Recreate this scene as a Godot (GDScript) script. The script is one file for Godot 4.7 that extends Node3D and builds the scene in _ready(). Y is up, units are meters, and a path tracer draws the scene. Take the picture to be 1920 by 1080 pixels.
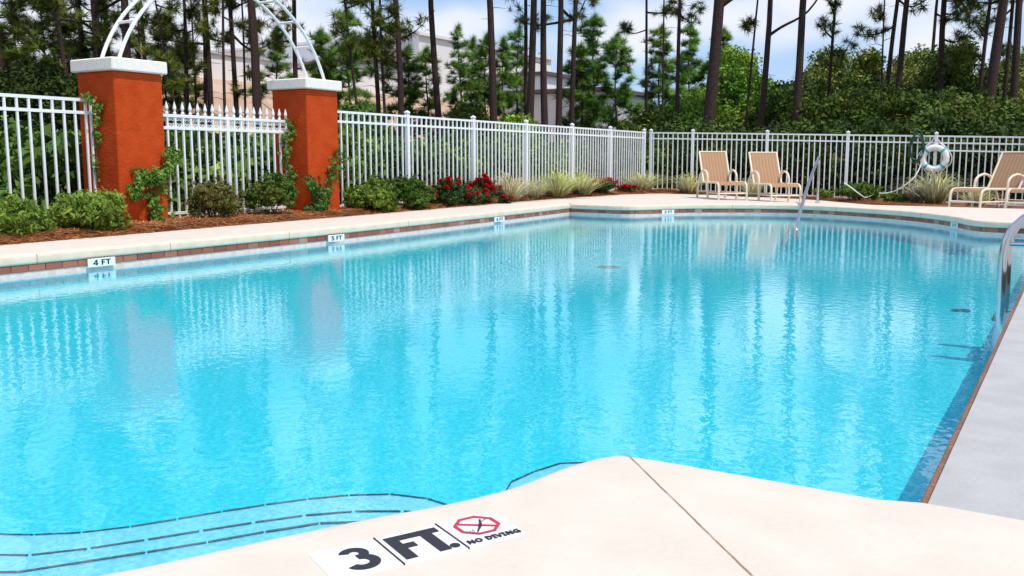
extends Node3D

var rng := RandomNumberGenerator.new()
var taken := {}
var M := {}
var M_glow := []

const WATER := -0.19
const FLOOR := -0.64
const FENCE_X := -9.6
const FENCE_Z := -22.6
# inner lip of the pool coping: left side, then the curved far side
const LIP_LEFT := [Vector2(-7.38, 0.62), Vector2(-7.39, -2.0), Vector2(-7.40, -4.2), Vector2(-7.40, -6.6), Vector2(-7.43, -8.3), Vector2(-7.66, -11.95), Vector2(-7.93, -15.1)]
const LIP_FAR := [Vector2(-7.93, -15.1), Vector2(-7.30, -15.0), Vector2(-6.72, -15.02), Vector2(-6.42, -15.4), Vector2(-6.05, -16.05), Vector2(-5.15, -16.66), Vector2(-4.18, -16.86), Vector2(-3.33, -16.46), Vector2(-2.42, -15.75), Vector2(-1.83, -15.0), Vector2(-1.47, -14.35), Vector2(-1.17, -13.66), Vector2(-0.83, -13.5), Vector2(-0.25, -13.5)]
const LIP_NEAR := [Vector2(-0.25, -2.17), Vector2(-0.6, -2.17), Vector2(-0.93, -2.165), Vector2(-1.01, -2.12), Vector2(-1.06, -1.99), Vector2(-1.10, -1.79), Vector2(-1.17, -1.63), Vector2(-1.26, -1.48), Vector2(-1.36, -1.29), Vector2(-1.53, -0.97), Vector2(-1.92, -0.45), Vector2(-2.6, 0.05), Vector2(-3.6, 0.4), Vector2(-5.2, 0.58), Vector2(-7.38, 0.62)]
const BED_EDGE := [Vector2(-8.30, 3.2), Vector2(-8.36, -4.8), Vector2(-8.46, -6.04), Vector2(-8.59, -7.66), Vector2(-8.70, -9.75), Vector2(-8.98, -13.2), Vector2(-9.2, -15.6), Vector2(-9.28, -17.8), Vector2(-9.12, -20.3), Vector2(-8.6, -21.7)]
const DECK_BACK := [Vector2(-8.6, -21.7), Vector2(-7.6, -22.2), Vector2(-5.9, -22.25), Vector2(-5.05, -22.0), Vector2(-3.7, -20.95), Vector2(-2.7, -20.2), Vector2(-1.96, -19.5), Vector2(-0.8, -18.9), Vector2(8.0, -18.3)]


# ---------------------------------------------------------------- naming
func numbered(called: String) -> String:
	var n: int = taken.get(called, 0)
	taken[called] = n + 1
	return called if n == 0 else "%s_%03d" % [called, n]


func tag(o: Node, label := "", category := "", group := "", kind := "") -> Node:
	if label: o.set_meta("label", label)
	if category: o.set_meta("category", category)
	if group: o.set_meta("group", group)
	if kind: o.set_meta("kind", kind)
	return o


func thing(called: String, label: String, category: String, at := Vector3.ZERO, turn := 0.0, group := "") -> Node3D:
	var o := Node3D.new()
	o.name = numbered(called)
	add_child(o, true)
	o.position = at
	o.rotation.y = turn
	tag(o, label, category, group)
	return o


func part(parent: Node, called: String, mesh: Mesh, mat: Material, at := Vector3.ZERO) -> MeshInstance3D:
	var o := MeshInstance3D.new()
	if parent == self:
		o.name = numbered(called)
	else:
		var key := "%d/%s" % [parent.get_instance_id(), called]
		var n: int = taken.get(key, 0)
		taken[key] = n + 1
		o.name = called if n == 0 else "%s_%03d" % [called, n]
	o.mesh = mesh
	o.material_override = mat
	parent.add_child(o, true)
	o.position = at
	return o


func struct(called: String, mesh: Mesh, mat: Material, parent: Node = self) -> MeshInstance3D:
	var o := part(parent, called, mesh, mat)
	if parent == self:
		o.set_meta("kind", "structure")
	return o


func copy(o: Node3D, at: Vector3, turn: float, label: String, group := "") -> Node3D:
	var c: Node3D = o.duplicate()
	c.name = numbered(String(o.name).trim_suffix("_001"))
	add_child(c, true)
	c.position = at
	c.rotation.y = turn
	tag(c, label, "", group)
	return c


func scatter(parent: Node, called: String, mesh: Mesh, mat: Material, where: Array, tints: Array) -> MultiMeshInstance3D:
	var mm := MultiMesh.new()
	mm.transform_format = MultiMesh.TRANSFORM_3D
	mm.use_colors = true
	mm.mesh = mesh
	mm.instance_count = where.size()
	for i in where.size():
		mm.set_instance_transform(i, where[i])
		mm.set_instance_color(i, tints[i])
	var o := MultiMeshInstance3D.new()
	o.name = numbered(called) if parent == self else called
	o.multimesh = mm
	o.material_override = mat
	o.set_meta("kind", "stuff")
	parent.add_child(o, true)
	return o


# ---------------------------------------------------------------- mesh helpers
func begin() -> SurfaceTool:
	var st := SurfaceTool.new()
	st.begin(Mesh.PRIMITIVE_TRIANGLES)
	return st


func tri(st: SurfaceTool, a: Vector3, b: Vector3, c: Vector3, na: Vector3, nb: Vector3, nc: Vector3, ua := Vector2.ZERO, ub := Vector2.ZERO, uc := Vector2.ZERO) -> void:
	if (b - a).cross(c - a).dot(na + nb + nc) > 0.0:
		var t := b
		b = c
		c = t
		t = nb
		nb = nc
		nc = t
		var u := ub
		ub = uc
		uc = u
	st.set_normal(na); st.set_uv(ua); st.add_vertex(a)
	st.set_normal(nb); st.set_uv(ub); st.add_vertex(b)
	st.set_normal(nc); st.set_uv(uc); st.add_vertex(c)


func quad(st: SurfaceTool, a: Vector3, b: Vector3, c: Vector3, d: Vector3, n: Vector3) -> void:
	tri(st, a, b, c, n, n, n, Vector2(0, 0), Vector2(1, 0), Vector2(1, 1))
	tri(st, a, c, d, n, n, n, Vector2(0, 0), Vector2(1, 1), Vector2(0, 1))


func box(st: SurfaceTool, at: Vector3, size: Vector3, basis := Basis.IDENTITY) -> void:
	var h := size * 0.5
	for ax in 3:
		for s in [-1.0, 1.0]:
			var n := Vector3.ZERO
			n[ax] = s
			var u := Vector3.ZERO
			u[(ax + 1) % 3] = 1.0
			var v := Vector3.ZERO
			v[(ax + 2) % 3] = 1.0
			var c := n * h
			quad(st, at + basis * (c - u * h - v * h), at + basis * (c + u * h - v * h), at + basis * (c + u * h + v * h), at + basis * (c - u * h + v * h), basis * n)


# a box whose edges are chamfered by e
func soft_box(st: SurfaceTool, at: Vector3, size: Vector3, e: float, basis := Basis.IDENTITY) -> void:
	var h := size * 0.5
	for ax in 3:
		var i := (ax + 1) % 3
		var j := (ax + 2) % 3
		for s in [-1.0, 1.0]:
			var n := Vector3.ZERO
			n[ax] = s
			var p := []
			for q in [[-1.0, -1.0], [1.0, -1.0], [1.0, 1.0], [-1.0, 1.0]]:
				var v := Vector3.ZERO
				v[ax] = s * h[ax]
				v[i] = q[0] * (h[i] - e)
				v[j] = q[1] * (h[j] - e)
				p.append(at + basis * v)
			quad(st, p[0], p[1], p[2], p[3], basis * n)
			for t in [-1.0, 1.0]:
				var m := Vector3.ZERO
				m[ax] = s
				m[i] = t
				m = m.normalized()
				var a := Vector3.ZERO
				a[ax] = s * h[ax]; a[i] = t * (h[i] - e); a[j] = h[j] - e
				var b := a
				b[j] = -(h[j] - e)
				var c := b
				c[ax] = s * (h[ax] - e); c[i] = t * h[i]
				var d := a
				d[ax] = s * (h[ax] - e); d[i] = t * h[i]
				quad(st, at + basis * a, at + basis * b, at + basis * c, at + basis * d, basis * m)
	for sx in [-1.0, 1.0]:
		for sy in [-1.0, 1.0]:
			for sz in [-1.0, 1.0]:
				var n := Vector3(sx, sy, sz).normalized()
				var a := Vector3(sx * h.x, sy * (h.y - e), sz * (h.z - e))
				var b := Vector3(sx * (h.x - e), sy * h.y, sz * (h.z - e))
				var c := Vector3(sx * (h.x - e), sy * (h.y - e), sz * h.z)
				tri(st, at + basis * a, at + basis * b, at + basis * c, basis * n, basis * n, basis * n)


func box_mesh(size: Vector3, e := 0.0) -> Mesh:
	var st := begin()
	if e > 0.0: soft_box(st, Vector3.ZERO, size, e)
	else: box(st, Vector3.ZERO, size)
	return st.commit()


# a round tube along pts; radius goes evenly from r0 to r1; squash flattens across its second axis
func tube(st: SurfaceTool, pts: Array, r0: float, r1: float, sides := 8, squash := 1.0, up := Vector3.ZERO) -> void:
	var n := pts.size()
	var prev := up
	var rings := []
	for i in n:
		var t: Vector3 = (pts[mini(i + 1, n - 1)] - pts[maxi(i - 1, 0)]).normalized()
		if prev == Vector3.ZERO:
			prev = Vector3.UP if absf(t.y) < 0.9 else Vector3.RIGHT
		var u := (prev - t * prev.dot(t)).normalized()
		prev = u
		var v := t.cross(u)
		var r := lerpf(r0, r1, float(i) / (n - 1))
		var ring := []
		for k in sides:
			var a := TAU * k / sides
			ring.append([pts[i] + (u * cos(a) * squash + v * sin(a)) * r, (u * cos(a) / squash + v * sin(a)).normalized()])
		rings.append(ring)
	for i in n - 1:
		for k in sides:
			var a: Array = rings[i][k]
			var b: Array = rings[i][(k + 1) % sides]
			var c: Array = rings[i + 1][(k + 1) % sides]
			var d: Array = rings[i + 1][k]
			tri(st, a[0], b[0], c[0], a[1], b[1], c[1])
			tri(st, a[0], c[0], d[0], a[1], c[1], d[1])
	for e in [0, n - 1]:
		var nn: Vector3 = (pts[0] - pts[1]).normalized() if e == 0 else (pts[n - 1] - pts[n - 2]).normalized()
		for k in range(1, sides - 1):
			tri(st, rings[e][0][0], rings[e][k][0], rings[e][k + 1][0], nn, nn, nn)


func tube_mesh(pts: Array, r0: float, r1 := -1.0, sides := 8, squash := 1.0, up := Vector3.ZERO) -> Mesh:
	var st := begin()
	tube(st, pts, r0, r0 if r1 < 0.0 else r1, sides, squash, up)
	return st.commit()


func spline(pts: Array, per := 6) -> Array:
	var out := []
	for i in pts.size() - 1:
		var a = pts[maxi(i - 1, 0)]
		var b = pts[i]
		var c = pts[i + 1]
		var d = pts[mini(i + 2, pts.size() - 1)]
		for k in per:
			var t := float(k) / per
			out.append(0.5 * (2.0 * b + (c - a) * t + (2.0 * a - 5.0 * b + 4.0 * c - d) * t * t + (3.0 * b - a - 3.0 * c + d) * t * t * t))
	out.append(pts[-1])
	return out


# polyline resampled to n evenly spaced points
func resample(pts: Array, n: int) -> Array:
	var total := 0.0
	for i in pts.size() - 1: total += pts[i].distance_to(pts[i + 1])
	var out := []
	var i := 0
	var gone := 0.0
	for k in n:
		var want := total * k / (n - 1)
		while i < pts.size() - 2 and gone + pts[i].distance_to(pts[i + 1]) < want:
			gone += pts[i].distance_to(pts[i + 1])
			i += 1
		out.append(pts[i].lerp(pts[i + 1], clampf((want - gone) / maxf(pts[i].distance_to(pts[i + 1]), 1e-6), 0.0, 1.0)))
	return out


# shifted sideways: to the left of its direction when by > 0
func shifted(pts: Array, by: float) -> Array:
	var out := []
	for i in pts.size():
		var t: Vector2 = (pts[mini(i + 1, pts.size() - 1)] - pts[maxi(i - 1, 0)]).normalized()
		out.append(pts[i] + Vector2(t.y, -t.x) * by)
	return out


func flat_polygon(st: SurfaceTool, poly: PackedVector2Array, y: float) -> void:
	var idx := Geometry2D.triangulate_polygon(poly)
	for i in range(0, idx.size(), 3):
		var a := poly[idx[i]]
		var b := poly[idx[i + 1]]
		var c := poly[idx[i + 2]]
		tri(st, Vector3(a.x, y, a.y), Vector3(b.x, y, b.y), Vector3(c.x, y, c.y), Vector3.UP, Vector3.UP, Vector3.UP, a, b, c)


func wall_strip(st: SurfaceTool, pts: Array, y0: float, y1: float, side: float) -> void:
	for i in pts.size() - 1:
		var t: Vector2 = (pts[i + 1] - pts[i]).normalized()
		var n := Vector3(t.y, 0, -t.x) * side
		quad(st, Vector3(pts[i].x, y0, pts[i].y), Vector3(pts[i + 1].x, y0, pts[i + 1].y), Vector3(pts[i + 1].x, y1, pts[i + 1].y), Vector3(pts[i].x, y1, pts[i].y), n)


# the ground falls a little towards the right of the far deck
func fall(x: float, z: float) -> float:
	return -0.028 * clampf(x + 9.3, 0.0, 9.5) * smoothstep(-16.9, -21.5, z)


func tint(c: Color, spread: float) -> Color:
	var k := 1.0 + rng.randf_range(-spread, spread)
	return Color(c.r * k * (1.0 + rng.randf_range(-0.12, 0.2)), c.g * k, c.b * k * (1.0 + rng.randf_range(-0.2, 0.15)))


func turned(at: Vector3, size: float) -> Transform3D:
	var b := Basis.from_euler(Vector3(rng.randf_range(-PI, PI), rng.randf_range(-PI, PI), rng.randf_range(-PI, PI)))
	return Transform3D(b.scaled(Vector3.ONE * size), at)


# ---------------------------------------------------------------- materials
func noise_tex(freq: float, size: int, ramp: Array, octaves := 4, normal := false, bump := 4.0, sd := 1, kind := FastNoiseLite.TYPE_SIMPLEX_SMOOTH) -> NoiseTexture2D:
	var n := FastNoiseLite.new()
	n.noise_type = kind
	n.seed = sd
	n.frequency = freq
	n.fractal_octaves = octaves
	var t := NoiseTexture2D.new()
	t.width = size
	t.height = size
	t.seamless = true
	t.noise = n
	if normal:
		t.as_normal_map = true
		t.bump_strength = bump
	if ramp:
		var g := Gradient.new()
		var offs := PackedFloat32Array()
		var cols := PackedColorArray()
		for r in ramp:
			offs.append(r[0])
			cols.append(r[1])
		g.offsets = offs
		g.colors = cols
		t.color_ramp = g
	return t


func lin(r: float, g: float, b: float) -> Color:
	return Color(r, g, b).linear_to_srgb()


func mat(c: Color, rough := 0.8, metal := 0.0) -> StandardMaterial3D:
	var m := StandardMaterial3D.new()
	m.albedo_color = c
	m.roughness = rough
	m.metallic = metal
	return m


# colour from noise between two linear colours, laid on by world position
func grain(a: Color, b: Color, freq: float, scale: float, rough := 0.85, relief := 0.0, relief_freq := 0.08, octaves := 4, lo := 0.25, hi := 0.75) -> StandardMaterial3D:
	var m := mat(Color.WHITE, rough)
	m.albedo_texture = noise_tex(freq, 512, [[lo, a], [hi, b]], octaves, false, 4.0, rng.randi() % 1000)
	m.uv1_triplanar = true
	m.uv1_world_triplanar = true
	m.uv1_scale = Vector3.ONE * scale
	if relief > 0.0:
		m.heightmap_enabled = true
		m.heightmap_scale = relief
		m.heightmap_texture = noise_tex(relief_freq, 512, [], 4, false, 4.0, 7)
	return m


func leaf_mat(through := 0.3) -> StandardMaterial3D:
	var m := mat(Color.WHITE, 0.55)
	m.vertex_color_use_as_albedo = true
	m.metallic_specular = 0.22
	if through > 0.0:
		m.backlight_enabled = true
		m.backlight = Color(through, through, through)
	return m


func make_materials() -> void:
	M.cream = grain(lin(0.635, 0.555, 0.47), lin(0.675, 0.592, 0.505), 0.012, 0.6, 0.75, 0.1, 0.12)
	M.grey = grain(lin(0.39, 0.385, 0.38), lin(0.43, 0.425, 0.42), 0.012, 0.7, 0.8, 0.14, 0.14)  # right deck: greyed to stand in for the shade of a building
	M.coping = grain(lin(0.74, 0.57, 0.42), lin(0.82, 0.65, 0.50), 0.01, 0.7, 0.7, 0.2, 0.12)
	M.joint = mat(lin(0.36, 0.24, 0.13), 0.9)
	M.brick = []
	for c in [[0.36, 0.10, 0.055], [0.30, 0.085, 0.05], [0.40, 0.13, 0.075], [0.46, 0.22, 0.15], [0.27, 0.075, 0.045]]:
		M.brick.append(grain(lin(c[0] * 0.85, c[1] * 0.85, c[2] * 0.85), lin(c[0] * 1.15, c[1] * 1.25, c[2] * 1.3), 0.03, 4.0, 0.7))
	M.brick_dull = [grain(lin(0.20, 0.085, 0.05), lin(0.27, 0.13, 0.08), 0.03, 4.0, 0.7), grain(lin(0.15, 0.07, 0.045), lin(0.22, 0.11, 0.07), 0.03, 4.0, 0.7)]
	M.grout = mat(lin(0.16, 0.12, 0.10), 0.9)
	M.scum = grain(lin(0.70, 0.52, 0.46), lin(0.80, 0.64, 0.58), 0.02, 1.5, 0.7)
	M.ripplelit_plaster = grain(lin(0.008, 0.52, 0.655), lin(0.020, 0.66, 0.78), 0.085, 0.55, 0.8, 0.0, 0.1, 5, 0.28, 0.72)  # light and dark mottling paints rippled light into the pool colour
	M.ripplelit_plaster_pale = grain(lin(0.13, 0.55, 0.68), lin(0.21, 0.68, 0.80), 0.085, 0.7, 0.8, 0.0, 0.1, 5, 0.2, 0.8)  # same painted ripple light, paler for the shallow water over the steps
	M.navy = mat(lin(0.004, 0.008, 0.02), 0.5)
	M.orange = grain(lin(0.45, 0.054, 0.010), lin(0.51, 0.066, 0.013), 0.014, 0.5, 0.85, 0.5, 0.09)
	M.cap = grain(lin(0.82, 0.74, 0.66), lin(0.88, 0.81, 0.74), 0.02, 0.8, 0.8, 0.2, 0.1)
	M.white = mat(lin(0.82, 0.83, 0.84), 0.38)
	M.steel = mat(lin(0.62, 0.62, 0.63), 0.16, 1.0)
	M.frame = mat(lin(0.78, 0.68, 0.52), 0.45)
	M.tile_white = grain(lin(0.78, 0.78, 0.82), lin(0.84, 0.84, 0.87), 0.03, 5.0, 0.3)
	M.black = grain(lin(0.012, 0.011, 0.015), lin(0.03, 0.028, 0.034), 0.09, 9.0, 0.5)
	M.red = mat(lin(0.55, 0.02, 0.045), 0.4)
	M.teal = mat(lin(0.05, 0.42, 0.50), 0.5)
	M.ring = mat(lin(0.80, 0.80, 0.78), 0.55)
	M.rope = mat(lin(0.75, 0.75, 0.76), 0.8)
	M.hose = mat(lin(0.008, 0.06, 0.038), 0.4)
	M.bark = grain(lin(0.034, 0.019, 0.016), lin(0.105, 0.056, 0.044), 0.035, 0.9, 0.95, 6.0, 0.05, 4, 0.3, 0.7)
	M.bark.uv1_scale = Vector3(1.4, 0.5, 1.4)
	M.twig = mat(lin(0.07, 0.05, 0.04), 0.9)
	M.needle = leaf_mat(0.5)
	M.leaf = leaf_mat(0.35)
	M.straw_ground = grain(lin(0.24, 0.088, 0.036), lin(0.44, 0.18, 0.075), 0.06, 1.6, 0.95, 3.0, 0.1)
	M.straw = leaf_mat(0.0)
	M.forest = grain(lin(0.03, 0.035, 0.014), lin(0.07, 0.06, 0.03), 0.02, 0.3, 0.95, 4.0, 0.08)
	M.sand = grain(lin(0.42, 0.28, 0.19), lin(0.54, 0.38, 0.28), 0.01, 0.1, 0.95)
	M.render_white = grain(lin(0.80, 0.77, 0.75), lin(0.86, 0.83, 0.81), 0.01, 0.06, 0.85)
	M.render_grey = grain(lin(0.50, 0.50, 0.50), lin(0.58, 0.58, 0.58), 0.01, 0.06, 0.85)
	M.roof_brown = grain(lin(0.15, 0.08, 0.06), lin(0.22, 0.12, 0.09), 0.05, 0.5, 0.9)
	M.dark_eave = mat(lin(0.10, 0.09, 0.085), 0.8)
	M.petal = mat(lin(0.72, 0.012, 0.022), 0.6)
	M.petal_white = mat(lin(0.8, 0.78, 0.7), 0.6)
	M.orange.metallic_specular = 0.2
	# striped woven sling
	var im := Image.create(64, 8, false, Image.FORMAT_RGB8)
	for x in 64:
		var s := lin(0.42, 0.245, 0.135) if x % 8 < 4 else lin(0.315, 0.175, 0.095)
		if x % 16 >= 14: s = lin(0.50, 0.32, 0.19)
		for y in 8: im.set_pixel(x, y, s)
	M.sling = mat(Color.WHITE, 0.8)
	M.sling.albedo_texture = ImageTexture.create_from_image(im)
	# water: a smooth clear sheet, rippled
	var w := StandardMaterial3D.new()
	w.transparency = BaseMaterial3D.TRANSPARENCY_ALPHA
	w.albedo_color = Color(0.1, 0.78, 0.92, 0.08)
	w.roughness = 0.0
	w.metallic_specular = 0.5
	w.uv1_triplanar = true
	w.uv1_world_triplanar = true
	w.uv1_scale = Vector3.ONE * 0.16
	w.normal_enabled = true
	w.normal_scale = 0.055
	w.normal_texture = noise_tex(0.03, 2048, [], 4, true, 5.0, 21)
	M.water = w


func make_sky() -> Sky:
	var W := 1024
	var H := 512
	var im := Image.create(W, H, false, Image.FORMAT_RGBF)
	var n := FastNoiseLite.new()
	n.seed = 5
	n.frequency = 1.0
	n.fractal_octaves = 5
	n.noise_type = FastNoiseLite.TYPE_SIMPLEX_SMOOTH
	for y in H:
		var el := (0.5 - (y + 0.5) / H) * PI
		var up := sin(el)
		for x in W:
			var az := (x + 0.5) / W * TAU
			var c := Color(0.55, 0.55, 0.52)
			if up > 0.0:
				var t := pow(1.0 - up, 3.0)
				c = Color(0.16, 0.38, 0.80).lerp(Color(0.56, 0.76, 0.98), t)
				var d := Vector3(cos(az) * cos(el), up, sin(az) * cos(el))
				var k := n.get_noise_3d(d.x * 2.6, d.y * 6.5, d.z * 2.6)
				var m := smoothstep(-0.22, 0.26, k)
				c = c.lerp(Color(0.90, 0.92, 1.0), m * 0.9)
			im.set_pixel(x, y, c)
	var p := PanoramaSkyMaterial.new()
	p.panorama = ImageTexture.create_from_image(im)
	var s := Sky.new()
	s.sky_material = p
	return s


# ---------------------------------------------------------------- the place
func _ready() -> void:
	rng.seed = 4711
	var cam := Camera3D.new()
	cam.name = "camera"
	cam.position = Vector3(0, 0.75, 0)
	cam.rotation = Vector3(deg_to_rad(-7.70), deg_to_rad(31.28), 0)
	cam.fov = 34.39
	cam.near = 0.05
	cam.far = 900.0
	add_child(cam)
	var env := Environment.new()
	env.background_mode = Environment.BG_SKY
	env.sky = make_sky()
	env.background_energy_multiplier = 0.95
	env.tonemap_mode = Environment.TONE_MAPPER_LINEAR
	env.tonemap_exposure = 1.1
	env.sdfgi_enabled = true
	env.ssao_enabled = true
	env.ssil_enabled = true
	var we := WorldEnvironment.new()
	we.name = "daylight"
	we.environment = env
	add_child(we)
	var sun := DirectionalLight3D.new()
	sun.name = "sun"
	sun.light_energy = 1.1
	sun.light_color = Color(1.0, 0.965, 0.91)
	sun.light_angular_distance = 0.5
	sun.shadow_enabled = true
	add_child(sun)
	sun.look_at_from_position(Vector3(42, 88, 8), Vector3.ZERO, Vector3.FORWARD)

	make_materials()
	build_ground()
	build_pool()
	build_decks()
	build_buildings()
	build_trees()
	build_pillars()
	build_fences()
	build_planting()
	build_furniture()
	build_markers()


func lip_far() -> Array:
	return spline(LIP_FAR, 4)


func lip_near() -> Array:
	return spline(LIP_NEAR, 4)


func outline(inset: float) -> Array:   # the whole pool edge, left side first, moved out of the pool by inset
	var out := []
	out.append_array(shifted(spline(LIP_LEFT, 3), inset))
	out.pop_back()
	var f := shifted(lip_far(), inset)
	f[0] = LIP_FAR[0] + Vector2(-inset, -inset)
	f[-1] = LIP_FAR[-1] + Vector2(inset, -inset)
	out.append_array(f)
	var n := shifted(lip_near(), inset)
	n[0] = LIP_NEAR[0] + Vector2(inset, inset)
	n[-1] = LIP_NEAR[-1] + Vector2(-inset, inset)
	out.append_array(n)
	return out


func build_ground() -> void:
	var st := begin()
	# one sheet to the horizon with a hole under the pool and its decks, the sand bank rising at its left
	var xs := [-400.0, -160.0, -80.0, -60.0, -52.0, -47.0, -45.0, -43.0, -41.0, -38.0, -34.0, -30.0, -26.0, -20.0, -15.0, -12.0, -10.3, 9.0, 40.0, 160.0, 400.0]
	var zs := [-500.0, -160.0, -100.0, -90.0, -80.0, -70.0, -60.0, -52.0, -44.0, -38.0, -33.0, -28.0, -25.0, -23.3, 3.4, 30.0, 120.0, 300.0]
	var height := func(x: float, z: float) -> float:
		var bank := smoothstep(-37.0, -46.0, x) * smoothstep(-26.0, -38.0, z) * 6.0
		var d := 0.0 if x > -10.4 and z > -23.4 else 0.12 * sin(x * 0.7) * cos(z * 0.55)
		return bank - 0.07 + (d if bank < 0.1 else 0.0) + (fall(x, z) if z < -20.0 and x > -12.0 else 0.0)
	var sandy := begin()
	for i in xs.size() - 1:
		for j in zs.size() - 1:
			if xs[i] >= -10.31 and xs[i + 1] <= 9.1 and zs[j] >= -23.31 and zs[j + 1] <= 3.5:
				continue
			var p := []
			for q in [[i, j], [i + 1, j], [i + 1, j + 1], [i, j + 1]]:
				p.append(Vector3(xs[q[0]], height.call(xs[q[0]], zs[q[1]]), zs[q[1]]))
			var nn: Vector3 = (p[2] - p[0]).cross(p[1] - p[0]).normalized()
			if nn.y < 0.0: nn = -nn
			var high: bool = maxf(p[0].y, p[2].y) > 0.3
			quad(sandy if high else st, p[0], p[1], p[2], p[3], nn)
	struct("forest_floor", st.commit(), M.forest)
	struct("sand_bank", sandy.commit(), M.sand)
	# pine straw beds
	var left := begin()
	bed(left, resample(BED_EDGE, 60), 1.9, Vector2(-1, 0))
	var lb := struct("mulch_bed", left.commit(), M.straw_ground)
	var right := begin()
	bed(right, resample(DECK_BACK, 50), 0.0, Vector2(0, -1))
	var rb := struct("mulch_bed", right.commit(), M.straw_ground)
	# loose pine needles on top
	var nm := begin()
	for k in 5:
		var a := rng.randf_range(-0.5, 0.5)
		var o := Vector3(rng.randf_range(-0.05, 0.05), rng.randf_range(0.0, 0.012), rng.randf_range(-0.05, 0.05))
		var d := Vector3(cos(a + k * 1.3), rng.randf_range(-0.06, 0.14), sin(a + k * 1.3)) * 0.09
		var s := Vector3(-d.z, 0, d.x).normalized() * 0.0035
		tri(nm, o - d - s, o - d + s, o + d, Vector3.UP, Vector3.UP, Vector3.UP)
	var needle := nm.commit()
	var where := []
	var tints := []
	for k in 9000:
		var z := -3.8 - 19.0 * pow(rng.randf(), 1.3)
		var e := edge_x(z)
		var x := e - 0.02 - rng.randf() * (0.95 if z > -18.0 else 0.6)
		where.append(Transform3D(Basis.from_euler(Vector3(rng.randf_range(-0.25, 0.25), rng.randf() * TAU, rng.randf_range(-0.25, 0.25))).scaled(Vector3.ONE * rng.randf_range(0.8, 1.5)), Vector3(x, mound(e - x) + 0.006, z)))
		tints.append(tint([lin(0.46, 0.19, 0.075), lin(0.32, 0.12, 0.05), lin(0.60, 0.30, 0.13)][k % 3].srgb_to_linear(), 0.25))
	scatter(lb, "pine_straw", needle, M.straw, where, tints)
	where = []
	tints = []
	var back := resample(DECK_BACK, 200)
	for k in 2600:
		var p: Vector2 = back[rng.randi_range(0, 150)]
		var d := rng.randf() * rng.randf() * 2.2 + 0.02
		var z := maxf(p.y - d, -23.2)
		where.append(Transform3D(Basis.from_euler(Vector3(0, rng.randf() * TAU, 0)).scaled(Vector3.ONE * rng.randf_range(1.0, 1.8)), Vector3(p.x, fall(p.x, z) + 0.02 + mound(p.y - z) * 0.6, z)))
		tints.append(tint(lin(0.44, 0.17, 0.07).srgb_to_linear(), 0.3))
	scatter(rb, "pine_straw", needle, M.straw, where, tints)


func edge_x(z: float) -> float:
	for i in BED_EDGE.size() - 1:
		var a: Vector2 = BED_EDGE[i]
		var b: Vector2 = BED_EDGE[i + 1]
		if z <= a.y and z >= b.y:
			return lerpf(a.x, b.x, (z - a.y) / (b.y - a.y))
	return BED_EDGE[-1].x


func mound(d: float) -> float:
	return 0.07 * smoothstep(0.0, 0.35, d) - 0.02


func bed(st: SurfaceTool, edge: Array, width: float, way: Vector2) -> void:
	var n := FastNoiseLite.new()
	n.seed = 3
	n.frequency = 1.1
	var rows := 9
	var grid := []
	for p in edge:
		var line := []
		for r in rows:
			var t := float(r) / (rows - 1)
			var q: Vector2
			if width > 0.0: q = Vector2(lerpf(p.x, -10.4, t * t * 0.4 + t * 0.6), p.y)
			else: q = Vector2(p.x, lerpf(p.y, -23.4, t * t * 0.4 + t * 0.6))
			var d := absf(q.x - p.x) + absf(q.y - p.y)
			line.append(Vector3(q.x, mound(d) * (1.0 if width > 0.0 else 0.6) + fall(q.x, q.y) + n.get_noise_2d(q.x * 2.0, q.y * 2.0) * 0.025 * smoothstep(0.05, 0.3, d) - 0.012 * float(r == 0), q.y))
		grid.append(line)
	for i in grid.size() - 1:
		for r in rows - 1:
			var a: Vector3 = grid[i][r]
			var b: Vector3 = grid[i + 1][r]
			var c: Vector3 = grid[i + 1][r + 1]
			var d: Vector3 = grid[i][r + 1]
			var nn := (c - a).cross(d - b).normalized()
			if nn.y < 0.0: nn = -nn
			quad(st, a, b, c, d, nn)


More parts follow.
